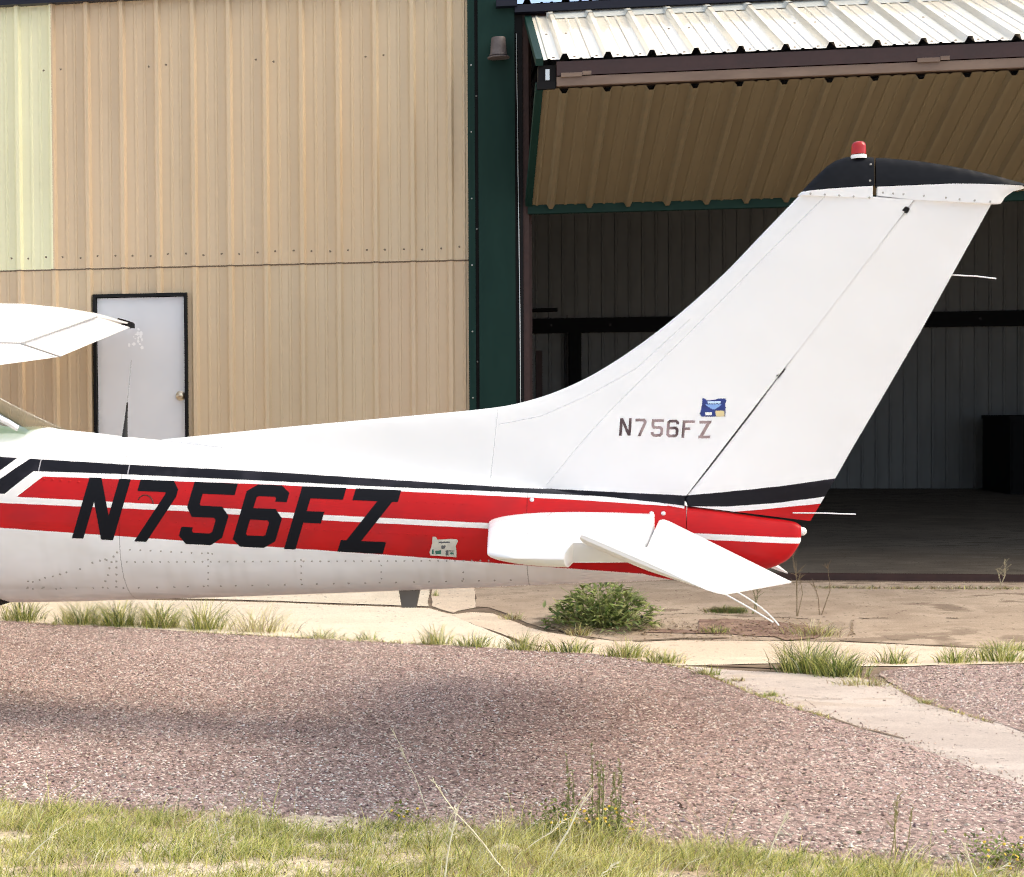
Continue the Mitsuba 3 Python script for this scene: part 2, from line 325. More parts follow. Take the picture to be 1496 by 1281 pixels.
def ribbon(pts, w, seed=0):
    xy = gpx(pts); line = LineString(jag(xy, 0.012, 14, seed)); r = np.random.default_rng(seed)
    c = np.array(line.coords); ww = w * .62 * (0.25 + 1.0 * meshkit.noise(np.column_stack([c * 7, np.zeros(len(c))]), seed))
    return sheet(list(unary_union([LineString(c[i:i + 2]).buffer(ww[i] / 2) for i in range(len(c) - 1)]).simplify(0.004).exterior.coords)[:-1], 0.014, 0.25)
for k, (pts, w) in enumerate([([(808, 918), (830, 927), (868, 936)], 0.06),
                              ([(930, 938), (1000, 935), (1060, 934)], 0.07), ([(1040, 974), (1100, 976), (1175, 978)], 0.14), ([(742, 933), (770, 941), (800, 949)], 0.03),
                              ([(1385, 905), (1399, 905.5)], .03), ([(1278, 905), (1296, 905)], .03), ([(1255, 905), (1270, 906)], .035), ([(1304, 937), (1326, 937.5)], .035), ([(1330, 945), (1390, 948), (1440, 950)], .02),
                              ([(1150, 1020), (1190, 1024), (1230, 1024)], .03), ([(1180, 1042), (1250, 1065), (1320, 1082)], .05)]):
    add(APR + '__crack', ribbon(pts, w, 60 + k), 'crack_dirt', smooth=True)
soilp = gpx([(985, 915), (1010, 908), (1060, 909), (1110, 911), (1150, 914), (1190, 918), (1215, 929), (1180, 934), (1110, 933), (1050, 934), (1000, 932), (960, 930)])
tag(add('red_dirt', sheet(jag(soilp + soilp[:1], 0.06, seed=13)[:-1], 0.016, 0.25), 'red_soil', smooth=True), 'reddish brown dirt patch on the broken apron', kind='structure')

# hangar floor
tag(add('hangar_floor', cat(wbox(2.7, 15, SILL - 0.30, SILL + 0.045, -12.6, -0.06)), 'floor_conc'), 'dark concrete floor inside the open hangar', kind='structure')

# ------------------------------------------------------------------ hangar
HG = 'hangar'
tag(HG, 'tan ribbed metal hangar with green trim and an open folding door', 'hangar')
RIB = 0.3077; RIB0 = wpx(79, 300)[0] - 3 * RIB * 6
def profile(n, minor=True):       # offsets over n ribs, starting on a rib centre: (s, height)
    out = []
    for k in range(n):
        s0 = k * RIB
        out += [(s0, .042), (s0 + .015, .042), (s0 + .034, 0)]
        if minor:
            for c in (.38, .64):
                m = s0 + c * RIB; out += [(m - .014, 0), (m - .007, .008), (m + .007, .008), (m + .014, 0)]
        out += [(s0 + RIB - .034, 0), (s0 + RIB - .015, .042)]
    out.append((n * RIB, .042))
    return np.array(out)
def clip_profile(pr, a, b):
    s = pr[:, 0]; keep = (s > a + 1e-6) & (s < b - 1e-6)
    ends = lambda x: (x, np.interp(x, s, pr[:, 1]))
    return np.vstack([[ends(a)], pr[keep], [ends(b)]])
def rib_sheet(s0, s1, A, B, nrm_sign=1, first=0.0, fn=None):
    """profile from s0 to s1 (along t); A and B are functions (t, height) -> point at the two ends"""
    n = int(np.ceil((s1 - first) / RIB)) + 1
    pr = profile(n); pr = clip_profile(pr, s0 - first, s1 - first)
    t, h = pr[:, 0] + first, pr[:, 1] * nrm_sign
    return grid(np.stack([A(t, h), B(t, h)], 0))
DT0, DT1 = wpx(137, 500)[0], wpx(274.5, 500)[0]
DZ1 = wpx(205, 429)[1]
seam = lambda t: 2.745
EAVE_L, EAVE_R = 5.15, 4.92
zs_seam = wpx(350, 387)[1]
COL0 = wpx(684, 300)[0]
pan = RIB * 3
WL = HG + '__front_wall'
k = 0
t = RIB0 - 6 * pan
while t < COL0 - .01:
    a, b = t, min(t + pan, COL0)
    cream = b <= RIB0 + 6 * pan + 0.02 and b > RIB0 + 3 * pan
    add(WL + '__panel', rib_sheet(a, b, lambda s, h: W(s, EAVE_L, h + .012), lambda s, h: W(s, zs_seam, h + .012), first=RIB0 - 6 * pan), 'cream_panel' if cream else f'tan_panel_{k % 4}')
    lo = [(a, b, SILL - .1)]
    if b > DT0 and a < DT1:
        lo = [(x, y, z) for x, y, z in ((a, min(b, DT0), SILL - .1), (max(a, DT0), min(b, DT1), DZ1), (max(a, DT1), b, SILL - .1)) if y - x > .01]
    for x, y, z in lo:
        add(WL + '__panel', rib_sheet(x, y, lambda s, h: W(s, zs_seam + .05, h), lambda s, h: W(s, z, h), first=RIB0 - 6 * pan), f'tan_panel_{(k + 1) % 4}')
    k += 1; t += pan
# dark strip added as the shadow line below the lapped upper sheets
add(HG + '__lap_edge', rib_sheet(RIB0 - 6 * pan, COL0, lambda s, h: W(s, zs_seam - .0005, h + .0125), lambda s, h: W(s, zs_seam - .012, h + .005), first=RIB0 - 6 * pan), 'screw')
# screws
sc = []
t = RIB0 - pan
while t < COL0:
    isl = abs((t - RIB0) / pan - round((t - RIB0) / pan)) < 0.05
    if isl and not (DT0 - .05 < t < DT1 + .05):
        for z in np.arange(zs_seam - 2.5 * .6, EAVE_L, .6): sc.append(hemi(W(t, z + .17, .044 if z > zs_seam - .1 else .032), wn, .009))
    for z in (zs_seam + .10, zs_seam + 1.72, zs_seam - 1.45):
        near = abs(z - zs_seam - .10) < .01
        for s in (-.075, .075):
            if (near or isl) and t + s < COL0 and not (z < DZ1 and DT0 - .05 < t + s < DT1 + .05): sc.append(hemi(W(t + s, z + rng.normal(0, .006), .012 if z > zs_seam else 0), wn, .010))
    t += RIB
k_ = add(WL + '__screws', cat(*sc), 'screw'); tag(k_, kind='stuff')
# eave trim and gutter on the left part
add(HG + '__eave_trim', cat(wbox(RIB0 - 6 * pan, COL0 + .5, EAVE_L - .02, EAVE_L + .16, -.05, .10)), 'dark_eave')
# walk-in door
PDR = HG + '__personnel_door'
tl, tr = wpx(137, 435)[0], wpx(274, 430)[0]; zt = DZ1
ZB = .30
fw_ = .026
add(PDR + '__frame', cat(wbox(tl, tl + fw_, ZB, zt, -.06, .045), wbox(tr - fw_, tr, ZB, zt, -.06, .045), wbox(tl + fw_, tr - fw_, zt - fw_, zt, -.06, .045)), 'black_paint')
leaf = trimesh.creation.box((tr - tl - 2 * fw_ - .008, zt - ZB - fw_ - .01, .045))
lv = W((tl + tr) / 2 + leaf.vertices[:, 0], (zt - fw_ + ZB) / 2 - .002 + leaf.vertices[:, 1], -.018 + leaf.vertices[:, 2])
add(PDR + '__leaf', (lv, leaf.faces), 'white_door')
kt, kz = wpx(264, 578)
add(PDR + '__knob', lathe(W(kt, kz, .004), wn, [(.0, 0), (.042, 0), (.042, .008), (.016, .012), (.014, .03), (.030, .042), (.034, .055), (.028, .068), (.0, .072)], 18), 'brass', smooth=True)
gh_ = []
r = np.random.default_rng(5)
for i in range(16):
    x, y = 198 + r.uniform(-11, 11), 494 + r.uniform(-13, 14); q = wpx(x, y); w = r.uniform(.005, .018); h = r.uniform(.005, .02); a = r.uniform(0, 3)
    ang = np.linspace(0, 2 * np.pi, 8)[:-1] + a; pp = np.array([W(q[0] + w * math.cos(c), q[1] + h * math.sin(c), .0060) for c in ang])
    gh_.append((np.vstack([pp, [pp.mean(0)]]), np.array([[j, (j + 1) % 7, 7] for j in range(7)])))
tag(add(PDR + '__torn_sticker', cat(*gh_), 'decal_ghost'), 'flaky remains of a torn off sticker', kind='stuff')
# green corner column
c1, c2, c3 = wpx(694, 300)[0], wpx(699, 300)[0], wpx(752, 300)[0]
CC = HG + '__corner_column'
add(CC + '__edge_flange', wbox(COL0, c1, SILL - .1, 5.4, -.02, .060), 'green_trim')
add(CC + '__groove', wbox(c1, c2, SILL - .1, 5.4, -.02, .020), 'black_paint')
add(CC + '__cover', wbox(c2, c3, SILL - .1, 5.4, -.02, .075), 'green_trim')
cs = [hemi(W(COL0 + (c1 - COL0) / 2, z, .060), wn, .008) for z in np.arange(.6, 5.3, .55)] + [hemi(W((c1 + c2) / 2, z, .020), wn, .008) for z in np.arange(.9, 5.3, 1.1)]
tag(add(CC + '__screws', cat(*cs), 'steel'), kind='stuff')
br = wpx(724, 9), wpx(748, 17)
add(HG + '__gutter_end', wbox(br[0][0], c3 + .02, EAVE_R - .02, EAVE_R + .035, .078, .16), 'dark_eave')
# door jamb
j1, j2 = wpx(764.5, 400)[0], wpx(779, 420)[0]
add(HG + '__door_jamb', wbox(c3 + .002, j1, SILL - .1, EAVE_R - .05, -.22, .01), 'black_paint')
add(HG + '__steel_post', wbox(j1 + .002, j2 - .03, SILL, EAVE_R - .06, -.16, -.01), 'rust_steel')
add(HG + '__post_flange', wbox(j1 + .002, j2, SILL, EAVE_R - .06, -.22, -.163), 'rust_steel')
add(HG + '__cable', tube([W(j1 - .03, .6, .03), W(j1 - .03, 2.2, .032), W(j1 - .05, 4.7, .03)], .006, 6), 'steel', smooth=True)
# roof of the door bay, in sheets of three ribs, and the shell round the inside
ROOF = HG + '__roof'
t = c3 - .02; kk = 0
rl = lambda o: EAVE_R + (.12 - o) * .07
OPEN_R = 15.0
while t < OPEN_R:
    b = min(t + pan, OPEN_R)
    add(ROOF + '__sheet', rib_sheet(t, b, lambda s, h: W(s, rl(.12) + h, .12), lambda s, h: W(s, rl(-12.8) + h, -12.8), first=c3 + .10 - RIB), 'dark_eave'); t += pan
add(ROOF + '__eave_angle', wbox(c3 + .002, OPEN_R, EAVE_R - .065, EAVE_R - .004, -.03, .115), 'dark_eave')
add(HG + '__header', wbox(j1 + .002, OPEN_R, 4.80, EAVE_R - .068, -.25, -.002), 'red_primer')
add(HG + '__left_roof', hexa(lambda a, z, o: W(a, EAVE_L + .14 + z + (.0 - o) * .02, o), (RIB0 - 6 * pan, c3 - .03), (0, .05), (-12.8, .13)), 'dark_eave')
add(HG + '__left_gable', wbox(c2 + .05, c3 - .03, EAVE_R - .2, EAVE_L + .13, -12.8, -.021), 'green_trim')
BK = -12.7
bw = HG + '__back_wall'
BR = 0.2032
n = 0
t = 2.8
while t < 14.3:
    pr = []
    for q in range(4):
        s0 = q * BR; pr += [(s0, 0), (s0 + .05, 0), (s0 + .062, .016), (s0 + .09, .016), (s0 + .102, 0)]
    pr = np.array(pr + [(4 * BR, 0)])
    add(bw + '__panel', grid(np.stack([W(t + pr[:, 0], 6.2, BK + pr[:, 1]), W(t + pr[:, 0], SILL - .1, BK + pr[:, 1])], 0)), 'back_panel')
    t += 4 * BR
def bpx(x, y): return wpx(x, y, BK + .1)
g0, g1 = bpx(1350, 478)[1], bpx(1350, 456)[1]
add(HG + '__wall_girt', wbox(2.9, 14.8, g0, g1, BK + .02, BK + .20), 'lamp_black')
gb = [hemi(W(x, (g0 + g1) / 2, BK + .20), wn, .025) for x in np.arange(3.2, 14, .9)]
tag(add(HG + '__girt_bolts', cat(*gb), 'grey_lamp'), kind='stuff')
pl = bpx(840, 550)[0]
add(HG + '__inner_post', wbox(pl - .09, pl + .09, SILL, g0 - .002, BK + .03, BK + .22), 'lamp_black')
add(HG + '__conduit', tube([W(pl - .12, SILL + .1, BK + .15), W(pl - .12, 2.0, BK + .15), W(pl - .12, g1 + .05, BK + .16)], .014, 6), 'grey_lamp', smooth=True)
u0 = bpx(782, 455); add(HG + '__shelf_bar', wbox(u0[0] - .6, bpx(812, 455)[0], u0[1] - .02, u0[1] + .03, BK + .3, BK + .5), 'lamp_black')
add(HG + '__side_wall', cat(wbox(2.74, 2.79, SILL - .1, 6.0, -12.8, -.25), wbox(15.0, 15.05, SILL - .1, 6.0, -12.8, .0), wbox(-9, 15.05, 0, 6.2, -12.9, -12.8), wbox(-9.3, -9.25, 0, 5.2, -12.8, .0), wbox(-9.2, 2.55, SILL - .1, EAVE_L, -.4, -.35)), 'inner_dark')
add(HG + '__sill_angle', wbox(j2 + .01, 14.9, SILL - .05, SILL + .060, -.058, -.03), 'rust_steel')

# folding door: two leaves hinged at the middle, the fold pushed out over the apron
BF = HG + '__folding_door'
OUT = 1.58
t0d = wpx(766, 60)[0]; t1d = 9.5
zt_, zh, zh2, zb_ = 4.83, 4.165, 3.965, 3.285
nu = np.array([OUT, zt_ - zh]); nu = np.array([nu[1], nu[0]]) / np.linalg.norm(nu)       # (out, up) normal of the upper leaf
nl = np.array([OUT, zh2 - zb_]); nl = np.array([nl[1], -nl[0]]) / np.linalg.norm(nl)
rf = wpx(789, 105)[0]
def upA(s, h): return W(s, zt_ + h * nu[1], .04 + h * nu[0])
def upB(s, h): return W(s, zh + h * nu[1], OUT + h * nu[0])
def loA(s, h): return W(s, zh2 + h * nl[1], OUT - .06 + h * nl[0])
def loB(s, h): return W(s, zb_ + h * nl[1], .04 + h * nl[0])
first = wpx(803, 30)[0] - RIB
t = t0d + .055
bounds = [t0d + .055] + [first + RIB * (1 + 3 * i) for i in range(0, 9) if first + RIB * (1 + 3 * i) > t0d + .1]
bounds = [b for b in bounds if b < t1d] + [t1d]
for a, b in zip(bounds[:-1], bounds[1:]):
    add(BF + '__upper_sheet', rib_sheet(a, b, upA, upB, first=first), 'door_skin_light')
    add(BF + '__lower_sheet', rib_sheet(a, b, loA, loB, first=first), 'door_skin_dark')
lerp3 = lambda f, a, b, h0, h1, A, B: (np.array([A(a, h0), A(b, h0), A(a, h1), A(b, h1), B(a, h0), B(b, h0), B(a, h1), B(b, h1)]), np.array([[0, 1, 3, 2], [4, 6, 7, 5], [0, 4, 5, 1], [2, 3, 7, 6], [0, 2, 6, 4], [1, 5, 7, 3]]))
one = lambda f: (lambda s, h: f(np.float64(s), np.float64(h)))
add(BF + '__edge_trim', cat(lerp3(0, t0d, t0d + .053, -.04, .012, one(upA), one(upB))), 'green_trim')
add(BF + '__edge_trim', cat(lerp3(0, t0d, t0d + .053, -.06, .012, one(loA), one(loB))), 'green_trim')
# head flashing with notches over the ribs
hf = []
pr = profile(24, False); ss = pr[:, 0] + first; keep = (ss > t0d) & (ss < t1d)
hh_ = pr[keep, 1] + .007; ft = ss[keep]
fa, fb = upA(ft, hh_), upA(ft, hh_) * .90 + upB(ft, hh_) * .10
fl = np.stack([W(ft, zt_ + .035 + 0 * ft, .03), fa * 0 + W(ft, zt_ + .030 + 0 * ft, .055), fb], 0)
add(BF + '__head_flashing', grid(fl), 'flashing')
# hinge tube, channel, bottom rail, frame tubes
def dbox(a, b, z0, z1, o0, o1): return wbox(a, b, z0, z1, o0, o1)
tr0 = t0d + .15
add(BF + '__hinge_tube', dbox(tr0, t1d, zh - .115, zh - .012, OUT - .12, OUT - .012), 'red_primer')
add(BF + '__channel', dbox(tr0, t1d, zh2 + .012, zh2 + .078, OUT - .16, OUT - .02), 'brown_channel')
add(BF + '__corner_bracket', cat(dbox(t0d + .02, tr0 - .004, zh - .2, zh - .03, OUT - .2, OUT - .05), dbox(t0d + .01, tr0 - .01, zh2 - .005, zh2 + .05, OUT - .14, OUT - .03)), 'lamp_black')
add(BF + '__corner_latch', dbox(t0d + .07, t0d + .10, zh - .14, zh - .06, OUT - .05, OUT - .035), 'steel')
for th_ in (wpx(835, 100, OUT)[0], wpx(1357, 90, OUT)[0], wpx(1900, 80, OUT)[0]):
    add(BF + '__hinge', cat(dbox(th_ - .075, th_ + .075, zh - .128, zh - .098, OUT - .011, OUT - .001), dbox(th_ + .078, th_ + .14, zh - .118, zh - .090, OUT - .011, OUT - .003)), 'brown_channel')
add(BF + '__bottom_rail', dbox(t0d + .02, t1d, zb_ - .07, zb_ + .02, -.055, .028), 'green_trim')
ds = []
for ti in np.arange(first + RIB, t1d - .1, RIB):
    if ti < t0d + .1: continue
    lap = abs((ti - first - RIB) / pan - round((ti - first - RIB) / pan)) < .02
    fs = (.18, .42, .62, .82) if lap else ()
    for f_ in fs:
        q = upA(np.float64(ti), np.float64(.032)) * (1 - f_) + upB(np.float64(ti), np.float64(.032)) * f_; ds.append(hemi(q, wn * nu[0] + np.array([0, 0, nu[1]]), .011))
    for s_ in (-.075, .075):
        for f_ in (.96,) + ((.45,) if lap else ()):
            q = upA(np.float64(ti + s_), np.float64(0)) * (1 - f_) + upB(np.float64(ti + s_), np.float64(0)) * f_; ds.append(hemi(q, wn * nu[0] + np.array([0, 0, nu[1]]), .011))
tag(add(BF + '__screws', cat(*ds), 'screw'), kind='stuff')

# wall lamp on the column
lt, lz = wpx(728, 84, .12)
WLp = 'wall_lamp'
tag(WLp, 'small grey dome lamp mounted high on the green corner column', 'wall lamp')
add(WLp + '__housing', lathe(W(lt, lz, .15), [0, 0, 1], [(.0, .0), (.060, .0), (.074, .012), (.066, .03), (.062, .10), (.058, .150), (.052, .158), (0, .160)], 20), 'grey_lamp', smooth=35)
add(WLp + '__flange', lathe(W(lt, lz - .012, .15), [0, 0, 1], [(.0, 0), (.088, 0), (.090, .006), (.086, .011), (.0, .011)], 24), 'grey_lamp', smooth=35)
add(WLp + '__bracket', wbox(lt - .02, lt + .02, lz + .03, lz + .08, .076, .10), 'grey_lamp')

# a cabinet in the dark inside
bx0 = wpx(1443, 660, -11)
tag('storage_cabinet', 'tall black cabinet standing by the back wall inside the hangar', 'cabinet')
ct = bx0[0] + .30; ztop = wpx(1460, 608, -11)[1]
add('storage_cabinet__body', wbox(ct, ct + 1.5, SILL + .05, ztop - .05, -12.2, -11), 'lamp_black')
add('storage_cabinet__top', wbox(ct - .02, ct + 1.52, ztop - .05, ztop, -12.2, -10.98), 'lamp_black')
add('storage_cabinet__door', wbox(ct + .02, ct + .72, SILL + .10, ztop - .09, -10.998, -10.975), 'lamp_black')
add('storage_cabinet__door', wbox(ct + .76, ct + 1.48, SILL + .10, ztop - .09, -10.998, -10.975), 'lamp_black')
t_ = wpx(789, 560, -8)
tag('leaning_plank', 'reddish plank leaning inside the hangar beside the steel post', 'plank')
add('leaning_plank', hexa(lambda a, z, o: W(a + .0, z, o), (t_[0] - .05, t_[0] + .03), (SILL + .045, wpx(789, 512, -8)[1]), (-8.05, -8.0)), 'rust_steel')

# ------------------------------------------------------------------ aeroplane
AP = 'airplane'
tag(AP, 'white light aeroplane with red and black stripes parked on the asphalt', 'airplane')
# fuselage: stations by picture column on the plane of symmetry
st = [(-60, 604, 828, .50), (0, 623, 858, .49), (21, 623.2, 876, .48), (34, 623.5, 877.5, .475), (60, 623, 877, .465), (75, 626, 877, .46), (130, 632, 876, .44), (180, 638, 874.5, .42), (240, 644, 873, .40), (320, 653, 870.8, .37), (420, 664, 867.5, .335), (560, 680, 862.5, .285),
      (717, 699, 856.5, .225), (800, 711, 853, .19), (900, 724, 849.5, .15), (960, 732, 847, .125), (1005, 739, 845, .105), (1060, 747, 840, .088), (1120, 756, 831, .066), (1150, 760, 818, .050), (1163, 763, 803, .040), (1170, 768, 790, .022)]
SU = np.array([at_v(x, a)[0] for x, a, b, h in st]); SZ1 = np.array([at_v(x, a)[1] for x, a, b, h in st]); SZ0 = np.array([at_v(x, b)[1] for x, a, b, h in st]); SH = np.array([h for *_, h in st])
SU = np.r_[[-4.6, -3.4, -2.4, -1.7], SU]; SZ1 = np.r_[[1.38, 1.42, 1.50, 1.56], SZ1]; SZ0 = np.r_[[.74, .74, .75, .76], SZ0]; SH = np.r_[[.44, .54, .56, .54], SH]
fz1, fz0, fh = PchipInterpolator(SU, SZ1), PchipInterpolator(SU, SZ0), PchipInterpolator(SU, SH)
NEXP = 2.5
def side_v(u, z):
    a, b = fz0(u), fz1(u); q = np.clip(np.abs((z - (a + b) / 2) / ((b - a) / 2)), 0, .999)
    return fh(u) * (1 - q ** NEXP) ** (1 / NEXP)
def on_fus(x, y, lift=0.):
    v = .3
    for _ in range(14):
        u, z = at_v(x, y, v); v = .4 * v + .6 * (float(side_v(u, z)) + lift)
    return u, v, z
# -- livery: the paint lines, measured on the surface, as polylines z(u)
def line_uz(pts):
    q = np.array([on_fus(*p)[::2] for p in pts]); return q[np.argsort(q[:, 0])]
L_bt = line_uz([(44, 670), (175, 678), (400, 689.6), (560, 700), (750, 712)] ); L_bt = np.vstack([L_bt, [at_v(x, y, .06) for x, y in ((900, 719), (1000, 724), (1060, 719), (1140, 711), (1219, 700), (1300, 690))]])
L_bb = line_uz([(46, 688), (175, 692.5), (400, 703), (560, 711), (750, 719), (880, 725)]); L_bb = np.vstack([L_bb, [at_v(x, y, .06) for x, y in ((960, 734), (1006, 740), (1064, 740.5), (1140, 735), (1211, 726), (1300, 716))]])
L_rt = line_uz([(40, 695), (63, 696), (400, 708), (582, 717.5), (750, 725.5), (860, 731), (974, 739)]); L_rt = np.vstack([L_rt, [(L_rt[-1, 0] + .05, 1.21), (3.6, 1.19)]])
L_w1 = line_uz([(-60, 722), (24, 725.7), (278, 739), (472, 752), (711, 764), (900, 773), (1020, 779), (1166, 785.6)])
L_w2 = line_uz([(-60, 731), (0, 734.5), (278, 747), (472, 760), (711, 772), (900, 781.5), (1045, 789), (1163, 794)])
L_rb = line_uz([(-60, 767), (0, 771), (400, 799), (560, 810), (750, 824.5), (939, 838)]); L_rb = np.vstack([L_rb, [(L_rb[-1, 0] + .25, .80), (3.3, .60)]])
L_rw = np.array([at_v(x, y, .04) for x, y in ((1040, 750), (1101, 745.5), (1150, 741), (1199, 736.5), (1300, 726))])      # white over red on the rudder
for L in (L_bt, L_bb, L_rt, L_w1, L_w2, L_rb): assert np.all(np.diff(L[:, 0]) > 0), L
TAILCUT = at_v(1003, 735)[0]
HALF = lambda a, b: (on_fus(*a)[::2], on_fus(*b)[::2])
def side_of(u, z, ab):           # > 0 on the right-hand side of the rising line a-b
    (u0, z0), (u1, z1) = ab
    return (u - float(u0)) * float(z1 - z0) - (z - float(z0)) * float(u1 - u0)
S_red = HALF((24, 726), (63, 696)); S_b1 = HALF((0, 699.7), (44, 670)); S_b2 = HALF((3, 724.7), (49, 688)); S_b0 = HALF((0, 687), (27, 668))
L_b0t, L_b0b = line_uz([(-60, 663), (0, 667), (40, 670)]), None
def pl(u, L):
    z = mi.Float(float(L[0, 1]))
    for (a, za), (b, zb) in zip(L[:-1], L[1:]):
        z = dr.select(u >= float(a), float(za) + (u - float(a)) * float((zb - za) / (b - a)), z)
    return z
UB = on_fus(46, 680)[0]
SEAMS = [on_fus(175, 800)[0], on_fus(771, 840)[0]]
TICKS = [on_fus(58, 680)[0], on_fus(187, 690)[0]]
WHITE, BLACK, RED = (0.84, 0.845, 0.855), (0.004, 0.004, 0.009), (0.50, 0.007, 0.010)
def livery(is_tail):
    def fn(p, n, uv):
        x, y = p.x - float(PP[0]), p.y - float(PP[1])
        u = x * float(pu[0]) + y * float(pu[1]); z = p.z
        wob = (noise(u * 30, z * 30, 2.) - .5) * .0015
        z = z + wob
        e = 0.0016
        S = lambda a, b: smoothstep(-e, e, b - a)          # 1 where a < b
        dirt = fbm(u * 2.5, z * 7, 1., 4); streak = fbm(u * 14, z * 3, 4., 3)
        white = mix(WHITE, (0.62, 0.61, 0.585), smoothstep(.35, .8, dirt) * .35 * smoothstep(1.45, .95, z) + .25 * smoothstep(.45, .75, streak) * smoothstep(1.15, .85, z))
        grime = smoothstep(.45, .75, fbm(u * 1.6, z * 16, 9., 4)) * smoothstep(.80, .66, z)  # brown blotches, stronger towards the bottom of the belly
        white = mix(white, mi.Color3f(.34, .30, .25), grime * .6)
        red = mix(RED, (0.42, 0.010, 0.014), smoothstep(.4, .8, fbm(u * 5, z * 8, 7., 4)))
        blk = mix(BLACK, (0.016, 0.015, 0.024), smoothstep(.5, .8, fbm(u * 9, z * 9, 3., 3)))
        c = mi.Color3f(white)
        zbt, zbb = pl(u, L_bt), pl(u, L_bb)
        inb = S(z, zbt) * S(zbb, z)
        if is_tail:                                        # fin and rudder: black band, white band, red foot
            zw = pl(u, L_rw)
            c = mix(c, blk, S(z, zbt) * S(zbb, z))
            return mix(c, red, S(z, zw) * S(zw, zbb))
        right = S(0, u - UB)
        inb = inb * S(side_of(u, z, S_b1) * -1.0, 0) if False else inb * dr.select(side_of(u, z, S_b1) > 0, 1., 0.) * dr.select(u > UB - .25, 1., 0.)
        slant = dr.select(side_of(u, z, S_b1) > 0, 1., 0.) * dr.select(side_of(u, z, S_b2) < 0, 1., 0.) * S(z, zbt) * S(pl(u, L_w1) + .012, z)
        left = dr.select(side_of(u, z, S_b0) < 0, 1., 0.) * S(z, pl(u, L_b0t)) * S(pl(u, L_w1) + .10, z) * dr.select(u < UB, 1., 0.)
        black = dr.maximum(dr.maximum(inb * dr.select(side_of(u, z, S_b2) > 0, 1., 0.), slant), left)
        black = black * dr.select(u > TAILCUT + .02, 0., 1.)
        tick = sum(dr.select(dr.abs(u - float(t)) < .0028, 1., 0.) for t in TICKS)
        c = mix(c, mix(blk, (0.5, 0.5, 0.55), tick * .8), black)
        top = S(z, pl(u, L_rt)) * S(pl(u, L_w1), z) * dr.select(side_of(u, z, S_red) > 0, 1., 0.)
        low = S(z, pl(u, L_w2)) * S(pl(u, L_rb), z)
        c = mix(c, red, dr.maximum(top, low))
        seam = sum(dr.select(dr.abs(u - float(t)) < .0022, 1., 0.) for t in SEAMS)
        return mix(c, c * .45, seam * .75)
    return fn
def dents(p, n, uv): return fbm(p.x * 4.5, p.y * 4.5, p.z * 5.5, 2) + .10 * noise(p.x * 21, p.y * 21, p.z * 17)
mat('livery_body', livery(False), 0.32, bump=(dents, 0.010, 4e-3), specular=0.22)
mat('livery_tail', livery(True), 0.32, bump=(dents, 0.008, 4e-3), specular=0.22)

def body_rings(us, n=72):
    th = np.linspace(0, 2 * np.pi, n + 1)
    c, s = np.cos(th), np.sin(th)
    a, b, h = fz0(us)[:, None], fz1(us)[:, None], fh(us)[:, None]
    z = (a + b) / 2 + (b - a) / 2 * np.sign(s) * np.abs(s) ** (2 / NEXP); v = h * np.sign(c) * np.abs(c) ** (2 / NEXP)
    return P(us[:, None] + 0 * z, v, z)
usb = np.unique(np.r_[np.linspace(-4.6, TAILCUT, 150)]); g = body_rings(usb)
fus = cat(grid(g), (np.vstack([g[0], [g[0].mean(0)]]), np.array([[j, j + 1, 73] for j in range(72)])))
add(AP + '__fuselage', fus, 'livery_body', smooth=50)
ust = np.unique(np.r_[np.linspace(TAILCUT + .003, SU[-1], 40)]); g = body_rings(ust)
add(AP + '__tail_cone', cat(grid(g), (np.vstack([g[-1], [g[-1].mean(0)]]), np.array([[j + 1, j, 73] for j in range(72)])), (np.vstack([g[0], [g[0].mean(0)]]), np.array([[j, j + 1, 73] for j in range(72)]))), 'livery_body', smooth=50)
tc = P(*[np.float64(q) for q in (at_v(1170, 776)[0], 0, at_v(1170, 776)[1])])
add(AP + '__tail_light', lathe(tc - .01 * pu, pu, [(.0, 0), (.021, .0), (.021, .012), (.018, .026), (.010, .034), (0, .036)], 16), 'white_lens', smooth=True)

# fin
LE = [at_v(*q) for q in ((236, 642), (320, 633.5), (420, 623.5), (520, 614.5), (620, 605.5), (690, 599), (735, 593.5), (790, 580), (825, 567), (860, 550.5), (895, 530), (930, 506.5), (965, 480.5), (1000, 452), (1060, 397.5), (1110, 345.5), (1172, 281))]
LE = np.array(LE)
HB, HT = np.array(at_v(1000, 727)), np.array(at_v(1334, 293))
al = np.r_[0, np.cumsum(np.linalg.norm(np.diff(LE, axis=0), axis=1))]
dors = al[6]
rr = np.unique(np.r_[np.linspace(0, dors, 26), np.linspace(dors, al[-1], 60)])
Lp = np.column_stack([PchipInterpolator(al, LE[:, 0])(rr), PchipInterpolator(al, LE[:, 1])(rr)])
hp = np.where(rr < dors, .10 * (rr / dors) ** 1.6, .10 + .90 * (rr - dors) / (al[-1] - dors))
Hp = HB + hp[:, None] * (HT - HB)
le_line = LineString(Lp)
def fin_t(u, z):
    d = shapely.distance(le_line, shapely.points(u, z)); hgt = np.clip((z - 1.2) / 1.45, 0, 1)
    Tm = .060 - .022 * hgt
    return Tm * np.sqrt(np.clip(1 - (1 - np.clip(d / .34, 0, 1)) ** 2, 0, 1)) * (1 - .25 * np.clip((d - .34) / .5, 0, 1))
s = np.linspace(0, 1, 44) ** 1.9
UU = Lp[:, :1] + s[None] * (Hp[:, :1] - Lp[:, :1]); ZZ = Lp[:, 1:] + s[None] * (Hp[:, 1:] - Lp[:, 1:])
UU = np.vstack([UU[:1], UU]); ZZ = np.vstack([ZZ[:1] - .07, ZZ]); TT = fin_t(UU, np.maximum(ZZ, 0)); TT[0] = TT[1] + .004
TT[:, 0] = 0; TT[1:, 0] = 0
